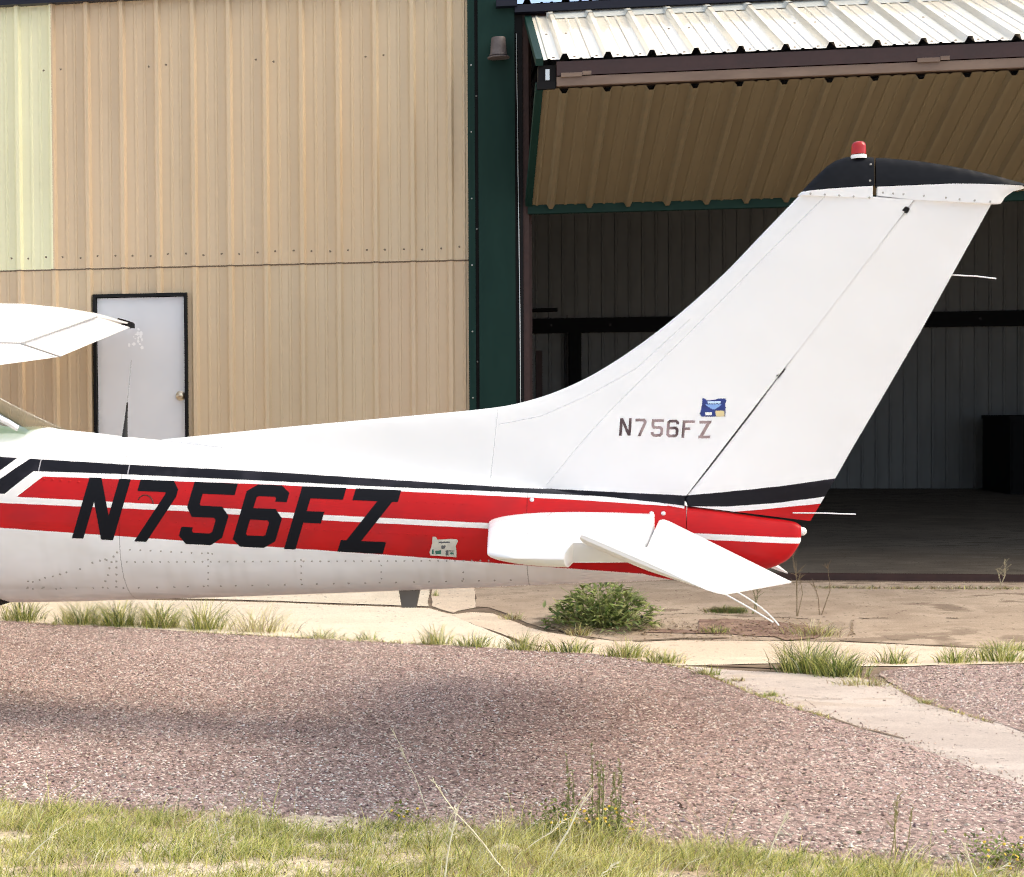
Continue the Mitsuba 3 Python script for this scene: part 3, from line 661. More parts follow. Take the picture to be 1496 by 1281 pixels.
fin = cat(grid(P(UU, TT, ZZ)), grid(P(UU, -TT, ZZ)[:, ::-1]), grid(np.stack([P(UU[:, -1], TT[:, -1], ZZ[:, -1]), P(UU[:, -1], -TT[:, -1], ZZ[:, -1])], 1)), grid(np.stack([P(UU[-1], TT[-1], ZZ[-1]), P(UU[-1], -TT[-1], ZZ[-1])], 0)))
add(AP + '__fin', fin, 'livery_tail', smooth=40)
hinge_T = lambda z: np.interp(z, [1.2, 2.65], [.045, .0285])
def fin_surf(x, y, lift=0.):
    v = .05
    for _ in range(6):
        u, z = at_v(x, y, v); v = float(fin_t(np.array([u]), np.array([z]))[0]) + lift
    return u, v, z
# rudder
RA = np.array([at_v(*q) for q in ((1004, 738), (1000.3, 727.5), (1036, 684), (1096.2, 606), (1196.2, 470), (1334.6, 293))])
RB = np.array([at_v(*q) for q in ((1183.5, 761), (1219, 700), (1242, 659), (1285, 586), (1345, 483), (1448, 297.5))])
m = np.interp(np.linspace(0, 5, 60), range(6), range(6))
Rp = np.column_stack([np.interp(m, range(6), RA[:, k]) for k in (0, 1)]); Tp = np.column_stack([np.interp(m, range(6), RB[:, k]) for k in (0, 1)])
s = np.r_[0, .01, .025, .05, np.linspace(.1, 1, 14)]
UU = Rp[:, :1] + s * (Tp[:, :1] - Rp[:, :1]) + .0015; ZZ = Rp[:, 1:] + s * (Tp[:, 1:] - Rp[:, 1:])
TT = hinge_T(ZZ) * np.interp(s, [0, .01, .025, .05, 1], [.85, .95, .99, 1, .06])[None]
rud = cat(grid(P(UU, TT, ZZ)), grid(P(UU, -TT, ZZ)[:, ::-1]), *[grid(np.stack([P(UU[a], TT[a], ZZ[a]), P(UU[a], -TT[a], ZZ[a])], 0)) for a in (0, -1)], *[grid(np.stack([P(UU[:, a], TT[:, a], ZZ[:, a]), P(UU[:, a], -TT[:, a], ZZ[:, a])], 1)) for a in (0, -1)])
add(AP + '__rudder', rud, 'livery_tail', smooth=40)
# hinge brackets seen in the gap
for x0, y0, x1, y1 in ((1326, 303, 1322, 309), (1145, 537, 1134, 550), (1007, 710, 1001, 719)):
    a, b = at_v(x0, y0, .05), at_v(x1, y1, .05)
    add(AP + '__hinge_bracket', tube([P(*[np.float64(q) for q in (a[0], .030, a[1])]), P(*[np.float64(q) for q in (b[0], .034, b[1])])], .014, 8), 'lamp_black', smooth=40)
# tip cap
def pillow(pts_px, rim_px, Tm, Rr, step=.03, vv=0., top_T=None):
    poly = Polygon([at_v(*q) for q in pts_px]); rim = LineString([at_v(*q) for q in rim_px])
    q, tri = mesh2d(poly.buffer(0), step); d = shapely.distance(rim, shapely.points(q)); d[d < .002] = 0
    th = Tm * np.sqrt(np.clip(1 - (1 - np.clip(d / Rr, 0, 1)) ** 2, 0, 1))
    e = np.vstack([tri[:, [0, 1]], tri[:, [1, 2]], tri[:, [2, 0]]]); key = {tuple(x) for x in e}; bd = np.array([x for x in e if (x[1], x[0]) not in key])
    n = len(q); A, B = P(q[:, 0], th, q[:, 1]), P(q[:, 0], -th, q[:, 1])
    return np.vstack([A, B]), np.vstack([tri, tri[:, ::-1] + n, np.column_stack([bd[:, 0], bd[:, 0] + n, bd[:, 1]]), np.column_stack([bd[:, 1], bd[:, 0] + n, bd[:, 1] + n])])
topf = [(1171, 280), (1183, 267), (1196, 254), (1208, 243), (1220, 235), (1236, 229.5), (1255, 228.5), (1276.5, 230)]
add(AP + '__fin_cap', pillow(topf + [(1276.5, 272), (1240, 274), (1212, 275.5), (1205, 276.5)], topf, .040, .13, .02), 'tip_black', smooth=45)
topr = [(1279, 230.5), (1300, 231.5), (1340, 235), (1380, 241), (1420, 248.5), (1460, 258), (1496, 268), (1506, 273)]
add(AP + '__rudder_cap', pillow(topr + [(1490, 270.5), (1440, 269), (1390, 268.5), (1330, 271), (1279, 273)], topr, .034, .12, .02), 'tip_black', smooth=45)
add(AP + '__cap_skirt', pillow([(1165, 285.5), (1170, 281), (1205, 277.5), (1240, 275), (1274, 273), (1274, 291), (1240, 289.5)], [(1163, 288), (1170, 279.5)], .043, .05, .02), 'white_paint', smooth=45)
add(AP + '__rudder_skirt', pillow([(1281, 274), (1330, 272), (1390, 269.5), (1440, 270), (1492, 271.5), (1498, 275), (1480, 279.5), (1468, 288), (1462, 297.5), (1446, 298), (1338, 293.5), (1281, 287)], [(1462, 300), (1470, 288), (1482, 280), (1504, 273)], .037, .12, .02), 'white_paint', smooth=45)
capr = []
for x, y in [(1184, 283), (1205, 284), (1226, 285.5), (1247, 287), (1270, 288.5), (1290, 281), (1305, 282.5), (1320, 283.5), (1350, 286), (1382, 288.5), (1402, 291), (1424, 292.5), (1447, 294.5), (1272, 240), (1271, 264)]:
    u, z = at_v(x, y, .04); capr.append(hemi(P(*[np.float64(q) for q in (u, .0365 if x > 1280 else .0425, z)]), pv, .0055))
tag(add(AP + '__cap_screws', cat(*capr), 'rivet_grey'), kind='stuff')
# beacon
bu, bz = at_v(1254.5, 228)
bc = P(*[np.float64(q) for q in (bu, 0, bz)])
add(AP + '__beacon__base', lathe(bc - np.array([0, 0, .012]), [0, 0, 1], [(.034, 0), (.035, .008), (.033, .018), (.0, .018)], 20), 'white_paint', smooth=35)
add(AP + '__beacon__lens', lathe(bc + np.array([0, 0, .0085]), [0, 0, 1], [(.031, 0), (.032, .005), (.031, .035), (.029, .046), (.022, .055), (.010, .059), (0, .060)], 20), 'red_lens', smooth=35)
# tailplane
def naca(x, t): return 5 * t * (.2969 * np.sqrt(x) - .126 * x - .3516 * x ** 2 + .2843 * x ** 3 - .1036 * x ** 4)
UH, ZS = 2.495, 1.105
tp_le = lambda v: 1.712 + (v - .1) * .125
TH = .078
def foil(vs, u0, u1, le, full, th, sgn, zc=ZS, tip=None):
    xs = (1 - np.cos(np.linspace(0, np.pi / 1, 30))) / 2
    rows_t, rows_b = [], []
    for i, v in enumerate(vs):
        uu = u0(v) + xs * (u1(v) - u0(v)); x = np.clip((uu - le(v)) / full(v), 0, 1); h = naca(x, th) * full(v) * (1 if tip is None else tip(v))
        rows_t.append(P(uu, sgn * v + 0 * uu, zc + h)); rows_b.append(P(uu, sgn * v + 0 * uu, zc - h))
    tpp, bt = np.array(rows_t), np.array(rows_b)
    parts = [grid(tpp), grid(bt[:, ::-1]), grid(np.stack([tpp[:, -1], bt[:, -1]], 1))]
    for e in (0, -1): parts.append(grid(np.stack([tpp[e], bt[e]], 0)))
    return cat(*parts)
full = lambda v: 1.403 - (v - .1) * .26
VT, VH = 1.93, 1.655
tipf = lambda v: math.sqrt(max(0., 1 - max(0., (v - (VT - .06)) / .0601) ** 2))
lex = lambda v: tp_le(v) + (.10 * max(0, (v - 1.72) / .21) ** 3)
nameS, nameE = 'tailplane', 'elevator'
DRP = math.radians(23)
for sgn in (1, -1):
    stab = cat(foil(np.linspace(.05, VH, 20), lambda v: tp_le(v), lambda v: UH - .006, tp_le, full, TH, sgn), foil(np.r_[np.linspace(VH, VT - .06, 6), VT - .04, VT - .02, VT - .008, VT], lex, lambda v: 2.237 - .012 * max(0, (v - 1.85) / .08) ** 2, lex, lambda v: full(v) - (lex(v) - tp_le(v)), TH, sgn, tip=tipf))
    add(AP + '__tailplane', stab, 'tailplane_paint', smooth=40)
    def elev(vs, u0, u1, tip=None, horn=False):
        xs = np.r_[0, .008, .03, .07, np.linspace(.13, 1, 12)]
        tp_, bt_ = [], []
        for v in vs:
            uu = u0(v) + xs * (u1(v) - u0(v))
            h0 = naca(np.clip((UH - tp_le(v)) / full(v), 0, 1), TH) * full(v)
            h = h0 * np.interp(uu, [u0(v), u0(v) + .01, u0(v) + .03, UH + .03, u1(v)], [.6, .88, .99, 1.0, .07]) * (1 if tip is None else max(.05, tip(v)))
            du = uu - UH; 
            ru, rz = UH + du * math.cos(DRP), ZS - du * math.sin(DRP)
            tp_.append(P(ru + h * math.sin(DRP), sgn * v + 0 * uu, rz + h * math.cos(DRP))); bt_.append(P(ru - h * math.sin(DRP), sgn * v + 0 * uu, rz - h * math.cos(DRP)))
        tp_, bt_ = np.array(tp_), np.array(bt_)
        return cat(grid(tp_), grid(bt_[:, ::-1]), grid(np.stack([tp_[:, -1], bt_[:, -1]], 1)), grid(np.stack([tp_[:, 0], bt_[:, 0]], 1)), *[grid(np.stack([tp_[e], bt_[e]], 0)) for e in (0, -1)])
    te = lambda v: UH + .645 - (v - .2) * .197
    ev = cat(elev(np.linspace(.20, VH + .001, 16), lambda v: UH + .006, te), elev(np.r_[np.linspace(VH + .004, VT - .05, 5), VT - .03, VT - .012, VT - .002], lambda v: 2.268, lambda v: te(v) - .05 * max(0, (v - 1.8) / .13) ** 2, tip=tipf))
    add(AP + '__elevator', ev, 'tailplane_paint', smooth=40)
    def wick(v0, f0, L, bend=0.):
        u0 = te(v0) - UH - .02; pts = []
        for q in np.linspace(-.22 * L, L, 9):
            a = DRP + .10 + bend * max(q, 0) ** 1.5 * 2; pts.append((UH + (u0) * math.cos(DRP) + q * math.cos(a), sgn * (v0), ZS - u0 * math.sin(DRP) - q * math.sin(a) + (.004 if q < 0 else 0)))
        return tube([P(*[np.float64(c) for c in x]) for x in pts], .0033, 6)
    add(AP + '__elevator_wick', wick(1.80, 0, .21, .15), 'white_paint', smooth=True)
    add(AP + '__elevator_wick', wick(1.55, 0, .21, .9), 'white_paint', smooth=True)
for pts in (((1158, 749), (1200, 749.3), (1250, 751)), ((1390, 402), (1425, 403.5), (1455, 407))):
    q = [at_v(x, y) for x, y in pts]; add(AP + '__rudder_wick', tube([P(*[np.float64(c) for c in (u, .012 - .004 * i, z)]) for i, (u, z) in enumerate(q)], .0035, 6), 'white_paint', smooth=True)
# bolts near the tailplane root
for x, y in ((777, 730), (952, 750), (969, 750)):
    u, v, z = on_fus(x, y, .002); add(AP + '__bolt', hemi(P(*[np.float64(c) for c in (u, v, z)]), pv + [0, 0, .4], .011, 10), 'white_paint', smooth=True)
# tail tie-down skid
sk = [at_v(*q) for q in ((583, 858), (614, 858), (608, 887), (588, 887))]
add(AP + '__tail_skid', (np.array([P(np.float64(u), np.float64(v), np.float64(z)) for v in (-.022, .022) for u, z in sk]), np.array([[0, 1, 2, 3], [7, 6, 5, 4], [0, 4, 5, 1], [1, 5, 6, 2], [2, 6, 7, 3], [3, 7, 4, 0]])), 'skid_grey')
# whip antenna
au = [at_v(*q) for q in ((182, 643), (184, 615), (186, 588))]; wu = [at_v(*q) for q in ((186, 590), (189, 560), (192, 526))]
add(AP + '__antenna__mast', tube([P(*[np.float64(c) for c in (u, 0, z)]) for u, z in au], [.018, .009, .0045], 10), 'rubber', smooth=40)
add(AP + '__antenna__whip', tube([P(*[np.float64(c) for c in (u, 0, z)]) for u, z in wu], .0022, 6), 'seam_grey', smooth=40)

# lettering
def glyph(ch, W_, s):
    f = lambda pts: LineString(pts).buffer(s, cap_style='flat', join_style='mitre', mitre_limit=6)
    bx = sbox(0, 0, W_, 1)
    if ch == 'N': return unary_union([sbox(0, 0, 2 * s, 1), sbox(W_ - 2 * s, 0, W_, 1), Polygon([(0, 1), (2.1 * s, 1), (W_, 0), (W_ - 2.1 * s, 0)])])
    if ch == '7': return f([(0, 1 - s), (W_ - .15, 1 - s), (W_ - s, .87 - s * .4), (W_ - s, .80 - s * .4), (W_ * .44 - .02, -.05)]).intersection(bx)
    if ch == '5': return f([(W_, 1 - s), (s, 1 - s), (s, .62), (s + .07, .53), (W_ - s - .09, .53), (W_ - s, .44), (W_ - s, .17), (W_ - s - .09, s), (s + .09, s), (s, .17), (s, .27)])
    if ch == '6': return f([(W_ - s, .74), (W_ - s, .84), (W_ - s - .09, 1 - s), (s + .09, 1 - s), (s, .84), (s, .16), (s + .09, s), (W_ - s - .09, s), (W_ - s, .16), (W_ - s, .44), (W_ - s - .09, .53), (s, .53)])
    if ch == 'F': return unary_union([sbox(0, 0, 2 * s, 1), sbox(0, 1 - 2 * s, W_, 1), sbox(0, .52 - s, .66 * W_, .52 + s)])
    if ch == 'Z': return unary_union([sbox(0, 1 - 2 * s, W_, 1), sbox(0, 0, W_, 2 * s), Polygon([(W_, 1), (W_ - 2.6 * s, 1), (0, 0), (2.6 * s, 0)])])
def decal(poly, to_px, surf, lift, step, key, m, base_n=None):
    for g_ in getattr(poly, 'geoms', [poly]):
        q, tri = mesh2d(g_, step)
        pts = np.array([P(*[np.float64(c) for c in surf(*to_px(a, b), lift)]) for a, b in q])
        return add(key, (pts, tri), m, smooth=True)
LET = []
pos = dict(zip(range(6), (0, 74.5, 153, 232, 310, 388)))
for i, (ch, w) in enumerate(zip('N756FZ', (60, 58, 63, 62, 64, 66))):
    A0 = pos[i]
    def tp(a, b, A0=A0):
        A = A0 + a * 90; h = 88.5 + .010 * A; return 105 + A + .292 * h * b, 786 + .051 * A - h * b + (.0)
    for g_ in [glyph(ch, w / 90, .092)]: LET.append(Polygon([tp(a, b) for a, b in g_.exterior.coords], [[tp(a, b) for a, b in h_.coords] for h_ in g_.interiors]).buffer(2))
    decal(glyph(ch, w / 90, .092), tp, on_fus, .0022, .085, AP + '__registration_letter', 'letter_black')
for i, (ch, x0, w) in enumerate(zip('N756FZ', (904.2, 926.5, 950.5, 973, 995.5, 1020), (17, 16.5, 17.5, 17.5, 18, 17.5))):
    def tp(a, b, x0=x0): return x0 + a * 26.5 + 2.0 * b, 636.3 + (x0 - 904) * .034 - 25.5 * b
    decal(glyph(ch, w / 26.5, .075), tp, fin_surf, .0022, .11, AP + '__fin_letter', 'letter_faded')
# stickers: state-outline registration decals
def px_decal(pts, surf, lift, key, m, step=.02):
    pl_ = Polygon(pts).buffer(0); q, tri = mesh2d(pl_, 3.0)
    return add(key, (np.array([P(*[np.float64(c) for c in surf(a, b, lift)]) for a, b in q]), tri[:, ::-1]), m, smooth=True)
S4 = lambda pts, ox, oy, k: [(ox + x / k, oy + y / k) for x, y in pts]
k18 = 18.3
st_ = AP + '__fin_sticker'
px_decal(S4([(480, 390), (530, 400), (590, 450), (660, 450), (800, 440), (910, 405), (1090, 405), (1120, 465), (1085, 560), (1100, 640), (1090, 890), (460, 890), (405, 810), (440, 720), (470, 560)], 1000, 560, k18), fin_surf, .0022, st_ + '__backing', 'sticker_blue')
px_decal(S4([(610, 475), (970, 470), (965, 535), (620, 535)], 1000, 560, k18), fin_surf, .0032, st_ + '__print', 'sticker_pale_blue')
px_decal(S4([(540, 560), (990, 555), (900, 640), (800, 700), (740, 690), (640, 630)], 1000, 560, k18), fin_surf, .0030, st_ + '__print', 'sticker_light_blue')
px_decal(S4([(545, 770), (735, 770), (735, 850), (560, 850)], 1000, 560, k18), fin_surf, .0032, st_ + '__print', 'sticker_white')
px_decal(S4([(825, 730), (1065, 730), (1070, 885), (840, 885)], 1000, 560, k18), fin_surf, .0032, st_ + '__print', 'sticker_yellow')
st_ = AP + '__side_sticker'; k18 = 18.7
px_decal(S4([(410, 265), (500, 265), (545, 340), (700, 335), (860, 320), (1060, 325), (1110, 375), (1045, 510), (1065, 700), (1060, 825), (700, 795), (350, 775), (325, 680), (370, 560), (400, 440)], 610, 770, k18), on_fus, .0022, st_ + '__backing', 'sticker_paper')
for pts, m in (([(395, 615), (445, 610), (445, 740), (395, 735)], 'sticker_green'), ([(480, 650), (640, 630), (640, 730), (490, 740)], 'sticker_green'), ([(770, 640), (820, 630), (1010, 645), (1010, 665), (840, 665), (850, 775), (770, 775)], 'sticker_ink'), ([(650, 500), (770, 500), (740, 590), (650, 595)], 'sticker_ink'), ([(570, 400), (880, 395), (890, 430), (580, 440)], 'sticker_ink'), ([(890, 690), (985, 690), (985, 745), (890, 745)], 'sticker_green')):
    px_decal(S4(pts, 610, 770, k18), on_fus, .0034, st_ + '__print', m)
# panel joints on fin: fine raised lap strips
def strip(pts, surf, r, key, m, lift=0.):
    return add(key, tube([P(*[np.float64(c) for c in surf(x, y, lift)]) for x, y in pts], r, 6, True), m, smooth=True)
def dens(pts, n=14):
    c = np.array(pts, float); l = np.r_[0, np.cumsum(np.linalg.norm(np.diff(c, axis=0), axis=1))]; q = np.linspace(0, l[-1], n); return np.column_stack([np.interp(q, l, c[:, k]) for k in (0, 1)])
for pts in ([(1205, 287), (1110, 382), (1020, 473), (895, 596), (850, 645), (798, 709)], [(727.5, 597), (722, 650), (717, 698)], [(728, 620), (790, 608), (860, 577), (930, 538), (1008, 466)]):
    strip(dens(pts, 26), fin_surf, .0011, AP + '__fin_joint', 'seam_light')
strip(dens([(243, 644.5), (330, 654.5), (480, 672), (600, 686), (720, 700)], 30), lambda x, y, l: on_fus(x, y, l), .0014, AP + '__dorsal_joint', 'seam_light')
# rivets
rv, rw = [], []
LETU = unary_union(LET)
def riv(x, y, lst, r=.0052):
    if LETU.contains(Point(x, y)): return
    u, v, z = on_fus(x, y); 
    e = 1e-3; dv = (float(side_v(u, z + e)) - float(side_v(u, z - e))) / (2 * e)
    lst.append(hemi(P(*[np.float64(c) for c in (u, v, z)]), pv - np.array([0, 0, 1]) * dv, r, 6))
for x in np.arange(185, 720, 12.3): riv(x, 821 - (x - 185) * .004, rv)
for x in np.arange(190, 320, 15): riv(x, 803 + (x - 190) * .05, rv)
for x, y0, y1 in ((304, 808, 857), (440, 818, 853), (557, 826, 851), (677, 836, 850)):
    for y in np.arange(y0, y1, 9.5): riv(x, y, rv)
for x in np.arange(40, 760, 23.5): riv(x + rng.normal(0, 1.2), 859 - max(0, x - 180) * .021, rv, .006)
for x, y in ((41, 849), (48, 850), (58, 847), (66, 844), (77, 842), (88, 839), (97, 836), (117, 831), (135, 822), (146, 819), (154, 817), (166, 813), (163, 821), (156, 818), (171, 807), (170, 820), (170, 829), (170, 839), (170, 849), (170, 857), (158, 840), (154, 849), (150, 858), (160, 830), (41, 858), (48, 860), (64, 858), (82, 860)): riv(x, y, rv, .0065)
for x in np.arange(64, 122, 12.6): riv(x, 699 + (x - 64) * .1, rw, .007)
for x in np.arange(150, 700, 13.5):
    riv(x, 700 + (x - 64) * .05 + 6, rw, .0042); riv(x, 757 + (x - 150) * .052, rw, .0042)
tag(add(AP + '__belly_rivets', cat(*rv), 'rivet_grey'), kind='stuff')
tag(add(AP + '__stripe_rivets', cat(*rw), 'livery_body'), kind='stuff')
ac = on_fus(216, 730); ang = np.linspace(.15, 2.6, 12)
strip([(212 + 12 * math.cos(a), 738 - 15 * math.sin(a)) for a in ang], on_fus, .003, AP + '__access_cover', 'rust_steel')
# cabin: rear window, roof, side windows, nose, gear, wing
wa = [at_v(*q) for q in ((70, 625), (60, 620.5), (30, 605), (0, 589), (-60, 556), (-150, 508))]
gu = np.array([q[0] for q in wa][::-1]); gt = np.array([q[1] for q in wa][::-1])
base_z = fz1(gu) - .03; hw = np.interp(gu, [-1.7, -.65], [.46, .30])
th = np.linspace(0, np.pi, 25); gp = np.array([[P(np.float64(u), np.float64(h * np.sign(math.cos(a)) * abs(math.cos(a)) ** .7), np.float64(b + max(t_ - b, .002) * math.sin(a) ** .8)) for a in th] for u, t_, b, h in zip(gu, gt, base_z, hw)])
add(AP + '__rear_window', grid(gp), 'tinted_glass', smooth=True)
pr_ = [(26, 626), (13, 618), (0, 611.5), (-60, 584), (-130, 552)]
add(AP + '__window_frame', tube([P(*[np.float64(c) for c in (at_v(x, y, .34 + .0004 * (30 - x))[0], .34 + .0004 * (30 - x), at_v(x, y, .34 + .0004 * (30 - x))[1])]) for x, y in pr_], .016, 8), 'white_paint', smooth=True)
cab = []
for u0, u1 in ((-3.3, -1.72),):
    cab.append(pbox(u0, u1, -.54, .54, 2.04, 2.16))
add(AP + '__cabin_roof', cat(*cab), 'white_paint')
for u in (-1.78, -2.5, -3.28):
    for s_ in (-1, 1): add(AP + '__cabin_pillar', pbox(u - .04, u + .04, s_ * .52 - .025, s_ * .52 + .025, 1.40, 2.04), 'white_paint')
for s_ in (-1, 1):
    for u0, u1 in ((-2.46, -1.82), (-3.24, -2.54)): add(AP + '__side_window', pbox(u0, u1, s_ * .53 - .003, s_ * .53 + .003, 1.46, 2.04), 'tinted_glass')
add(AP + '__windscreen', hexa(lambda u, v, z: P(u - (2.04 - z) * .9, v, z), (-3.36, -3.353), (-.5, .5), (1.42, 2.04)), 'tinted_glass')
us = np.linspace(-5.7, -4.55, 24); q = (us + 5.7) / 1.15
nz1, nz0, nh = .98 + .42 * q ** .5, .98 - .40 * q ** .5, .44 * q ** .45 + .01
th = np.linspace(0, 2 * np.pi, 41); c, s_ = np.cos(th), np.sin(th)
add(AP + '__cowling', grid(P(us[:, None] + 0 * c, nh[:, None] * np.sign(c) * np.abs(c) ** .8, ((nz1 + nz0) / 2)[:, None] + ((nz1 - nz0) / 2)[:, None] * np.sign(s_) * np.abs(s_) ** .8)), 'white_paint', smooth=True)
for s_ in (1, -1):
    add(AP + '__landing_gear_leg', tube([P(np.float64(-2.55), np.float64(s_ * .3), np.float64(.68)), P(np.float64(-2.55), np.float64(s_ * .8), np.float64(.5)), P(np.float64(-2.53), np.float64(s_ * 1.2), np.float64(.26))], [.05, .04, .035], 8), 'white_paint', smooth=40)
    add(AP + '__wheel', lathe(P(np.float64(-2.53), np.float64(s_ * 1.28 - .08), np.float64(.245)), pv, [(.0, .02), (.12, .0), (.2, .0), (.24, .03), (.245, .08), (.24, .13), (.2, .16), (.12, .16), (0, .14)], 28), 'rubber', smooth=35)
add(AP + '__nose_wheel', lathe(P(np.float64(-4.75), np.float64(-.07), np.float64(.2)), pv, [(.0, .02), (.1, .0), (.16, .0), (.195, .03), (.2, .07), (.195, .11), (.16, .14), (.1, .14), (0, .12)], 28), 'rubber', smooth=35)
add(AP + '__nose_gear_leg', tube([P(np.float64(-4.6), np.float64(0), np.float64(.8)), P(np.float64(-4.75), np.float64(.0), np.float64(.22))], .03, 8), 'white_paint', smooth=40)
# belly fairing just ahead of the tail boom, black
add(AP + '__belly_step', hexa(lambda u, v, z: P(u + (.63 - z) * .0, v, z), (-2.2, at_v(16, 876)[0]), (-.34, .34), (.618, .80)), 'rubber')
# wing: far (right) half in view
WU = -1.92
top = np.array([(-.3, 2.335)] + [at_u(x, y, WU) for x, y in ((0, 445), (35, 443.5), (90, 449), (142, 457.5), (189, 471.5))])
bot = np.array([(-.3, 2.13), (-2.0, 2.12)] + [at_u(x, y, WU) for x, y in ((31, 501), (142, 462.5), (189, 474))])
vs = np.linspace(-.3, top[-1, 0], 40); ztp = np.interp(-vs, -top[:, 0], top[:, 1]); zbt = np.minimum(np.interp(-vs, -bot[:, 0], bot[:, 1]), ztp - .015)
def wing(sgn):
    rows = []
    for v, a, b in zip(vs, ztp, zbt):
        tipk = np.clip((4.9 + v) / .6, .25, 1); ch = 1.55 * (1 - .28 * np.clip((-v - 2.4) / 2.5, 0, 1)); mid = (a + min(b, 2.2)) / 2
        le = WU - ch
        pts = [(WU, a), (WU - .3 * ch, a + .02 * tipk), (WU - .6 * ch, a + .015 * tipk), (WU - .88 * ch, a - .03), (le, a - .09), (WU - .9 * ch, a - .15), (WU - .6 * ch, min(b, a - .16 * tipk)), (WU - .3 * ch, min(b, a - .15 * tipk)), (WU, b), (WU, a)]
        rows.append([P(np.float64(u), np.float64(-sgn * v), np.float64(z)) for u, z in pts])
    g = np.array(rows); parts = [grid(g)]
    for e in (0, -1): parts.append((np.vstack([g[e], [g[e].mean(0)]]), np.array([[j, j + 1, 10] for j in range(9)])))
    return cat(*parts)
def plate(corners, th, sgn):
    a = np.array([P(np.float64(u), np.float64(-sgn * v), np.float64(z)) for u, v, z in corners]); b = np.array([P(np.float64(u - th), np.float64(-sgn * v), np.float64(z + th * .3)) for u, v, z in corners])
    return np.vstack([a, b]), np.array([[0, 1, 2, 3], [7, 6, 5, 4], [0, 4, 5, 1], [1, 5, 6, 2], [2, 6, 7, 3], [3, 7, 4, 0]])
def uvz(u, x, y): v, z = at_u(x, y, u); return (u, v, z)
ail = [uvz(-1.91, 32, 501.5), uvz(-1.91, 142, 463), uvz(-1.80, 190, 478), uvz(-1.78, 88.5, 520.5)]
flp = [(-1.91, -.55, 2.115), uvz(-1.91, 30.5, 502.5), uvz(-1.78, 86.5, 521.3), (-1.76, -.55, 1.93)]
flp_mid = uvz(-1.77, 0, 533)
flp[3] = (-1.76, -.55, flp_mid[2] - (flp[2][2] - flp_mid[2]) / (flp[2][1] - flp_mid[1]) * (flp_mid[1] + .55))
for sgn in (-1, 1):
    add(AP + '__wing', wing(-sgn if False else (-1 if sgn < 0 else 1)), 'white_paint', smooth=35)
    add(AP + '__aileron', plate(ail, .03, sgn), 'white_paint'); add(AP + '__flap', plate(flp, .03, sgn), 'white_paint')
for a_, b_ in (((142, 463), (32, 501.5)), ((31, 502), (88, 521)), ((31, 501.5), (-60, 498))):
    va_, vb_ = uvz(-1.885 if b_[0] != 88 else -1.80, *a_), uvz(-1.885 if b_[0] != 88 else -1.76, *b_)
    add(AP + '__surface_gap', tube([P(*[np.float64(c) for c in q]) for q in (va_, vb_)], .0065, 6), 'seam_grey')
add(AP + '__wing_tip_light', plate([uvz(-1.9, 184, 479.5), uvz(-1.9, 192.5, 470), uvz(-1.9, 197, 473), uvz(-1.9, 197, 479.5)], .12, -1), 'lamp_black')

# ------------------------------------------------------------------ plants
def blades(base, h, lean, az, w, col, curl=1.0):
    """arrays: base (n,3), height, lean (horizontal reach), azimuth, width, colour (n,3) -> mesh and colours"""
    n = len(h); d = np.stack([np.cos(az), np.sin(az), 0 * az], 1); side = np.stack([-np.sin(az + .9), np.cos(az + .9), 0 * az], 1)
    lv = []
    for f_ in (0, .45, .8, 1.0):
        c = base + d * (lean * f_ ** (1.6 * curl))[:, None]; c[:, 2] += h * (f_ - .25 * f_ ** 2 * np.minimum(lean / np.maximum(h, 1e-6), 1.2))
        lv.append(c)
    wd = w[:, None] * side / 2
    v = np.stack([lv[0] - wd, lv[0] + wd, lv[1] - wd * .85, lv[1] + wd * .85, lv[2] - wd * .5, lv[2] + wd * .5, lv[3]], 1).reshape(-1, 3)
    f = np.array([[0, 1, 3], [0, 3, 2], [2, 3, 5], [2, 5, 4], [4, 5, 6]])
    return v, (np.arange(n)[:, None, None] * 7 + f[None]).reshape(-1, 3), np.repeat(col, 7, axis=0)
GREEN, LIME, STRAW, BROWN, DEEP = (0.32, 0.38, 0.11), (0.70, 0.69, 0.25), (0.86, 0.79, 0.46), (0.33, 0.24, 0.14), (0.10, 0.15, 0.05)
def cols(r, n, pal, wts):
    pal = np.array(pal); i = r.choice(len(pal), n, p=np.array(wts) / sum(wts)); return np.clip(pal[i] * r.uniform(.45, 1.45, (n, 1)) + r.normal(0, .012, (n, 3)), .01, .8)
def pxm(q): return 1.0 / (FOC / np.linalg.norm(q - CAM))          # metres per picture pixel at q
def tuft(x, y, wpx_, hpx, n, pal, wts, seed, spread=1.0, w=.006, lean=.5, depth=.5):
    r = np.random.default_rng(seed); q = G(x, y); k = pxm(q); R = wpx_ * k / 2
    a, rr_ = r.uniform(0, 2 * np.pi, n), np.sqrt(r.uniform(0, 1, n))
    cx = r.normal(0, .42, n).clip(-1, 1) * R; cy = r.normal(0, .35, n) * min(R * depth, .10)
    b = np.column_stack([q[0] + cx * wt[0], q[1] + cx * wt[1] + cy, np.zeros(n)]); b[:, 2] = gz(b[:, 0], b[:, 1]) + .008
    hh = hpx * k * r.uniform(.35, 1.05, n) * (1 - .45 * np.abs(cx) / R)
    out = np.arctan2(cy + r.normal(0, .06, n), cx + r.normal(0, .35 * R, n))
    return blades(b, hh, hh * lean * r.uniform(.2, 1.5, n), out, w * r.uniform(.6, 1.4, n), cols(r, n, pal, wts))
def plant(key, label, category, parts, group=None, sub=None):
    for nm, (v, f, c) in parts: add(key + ('__' + nm if nm else ''), (v, f), 'blade' if nm != 'stem' else 'vcol', color=c)
    tag(key, label, category, group)
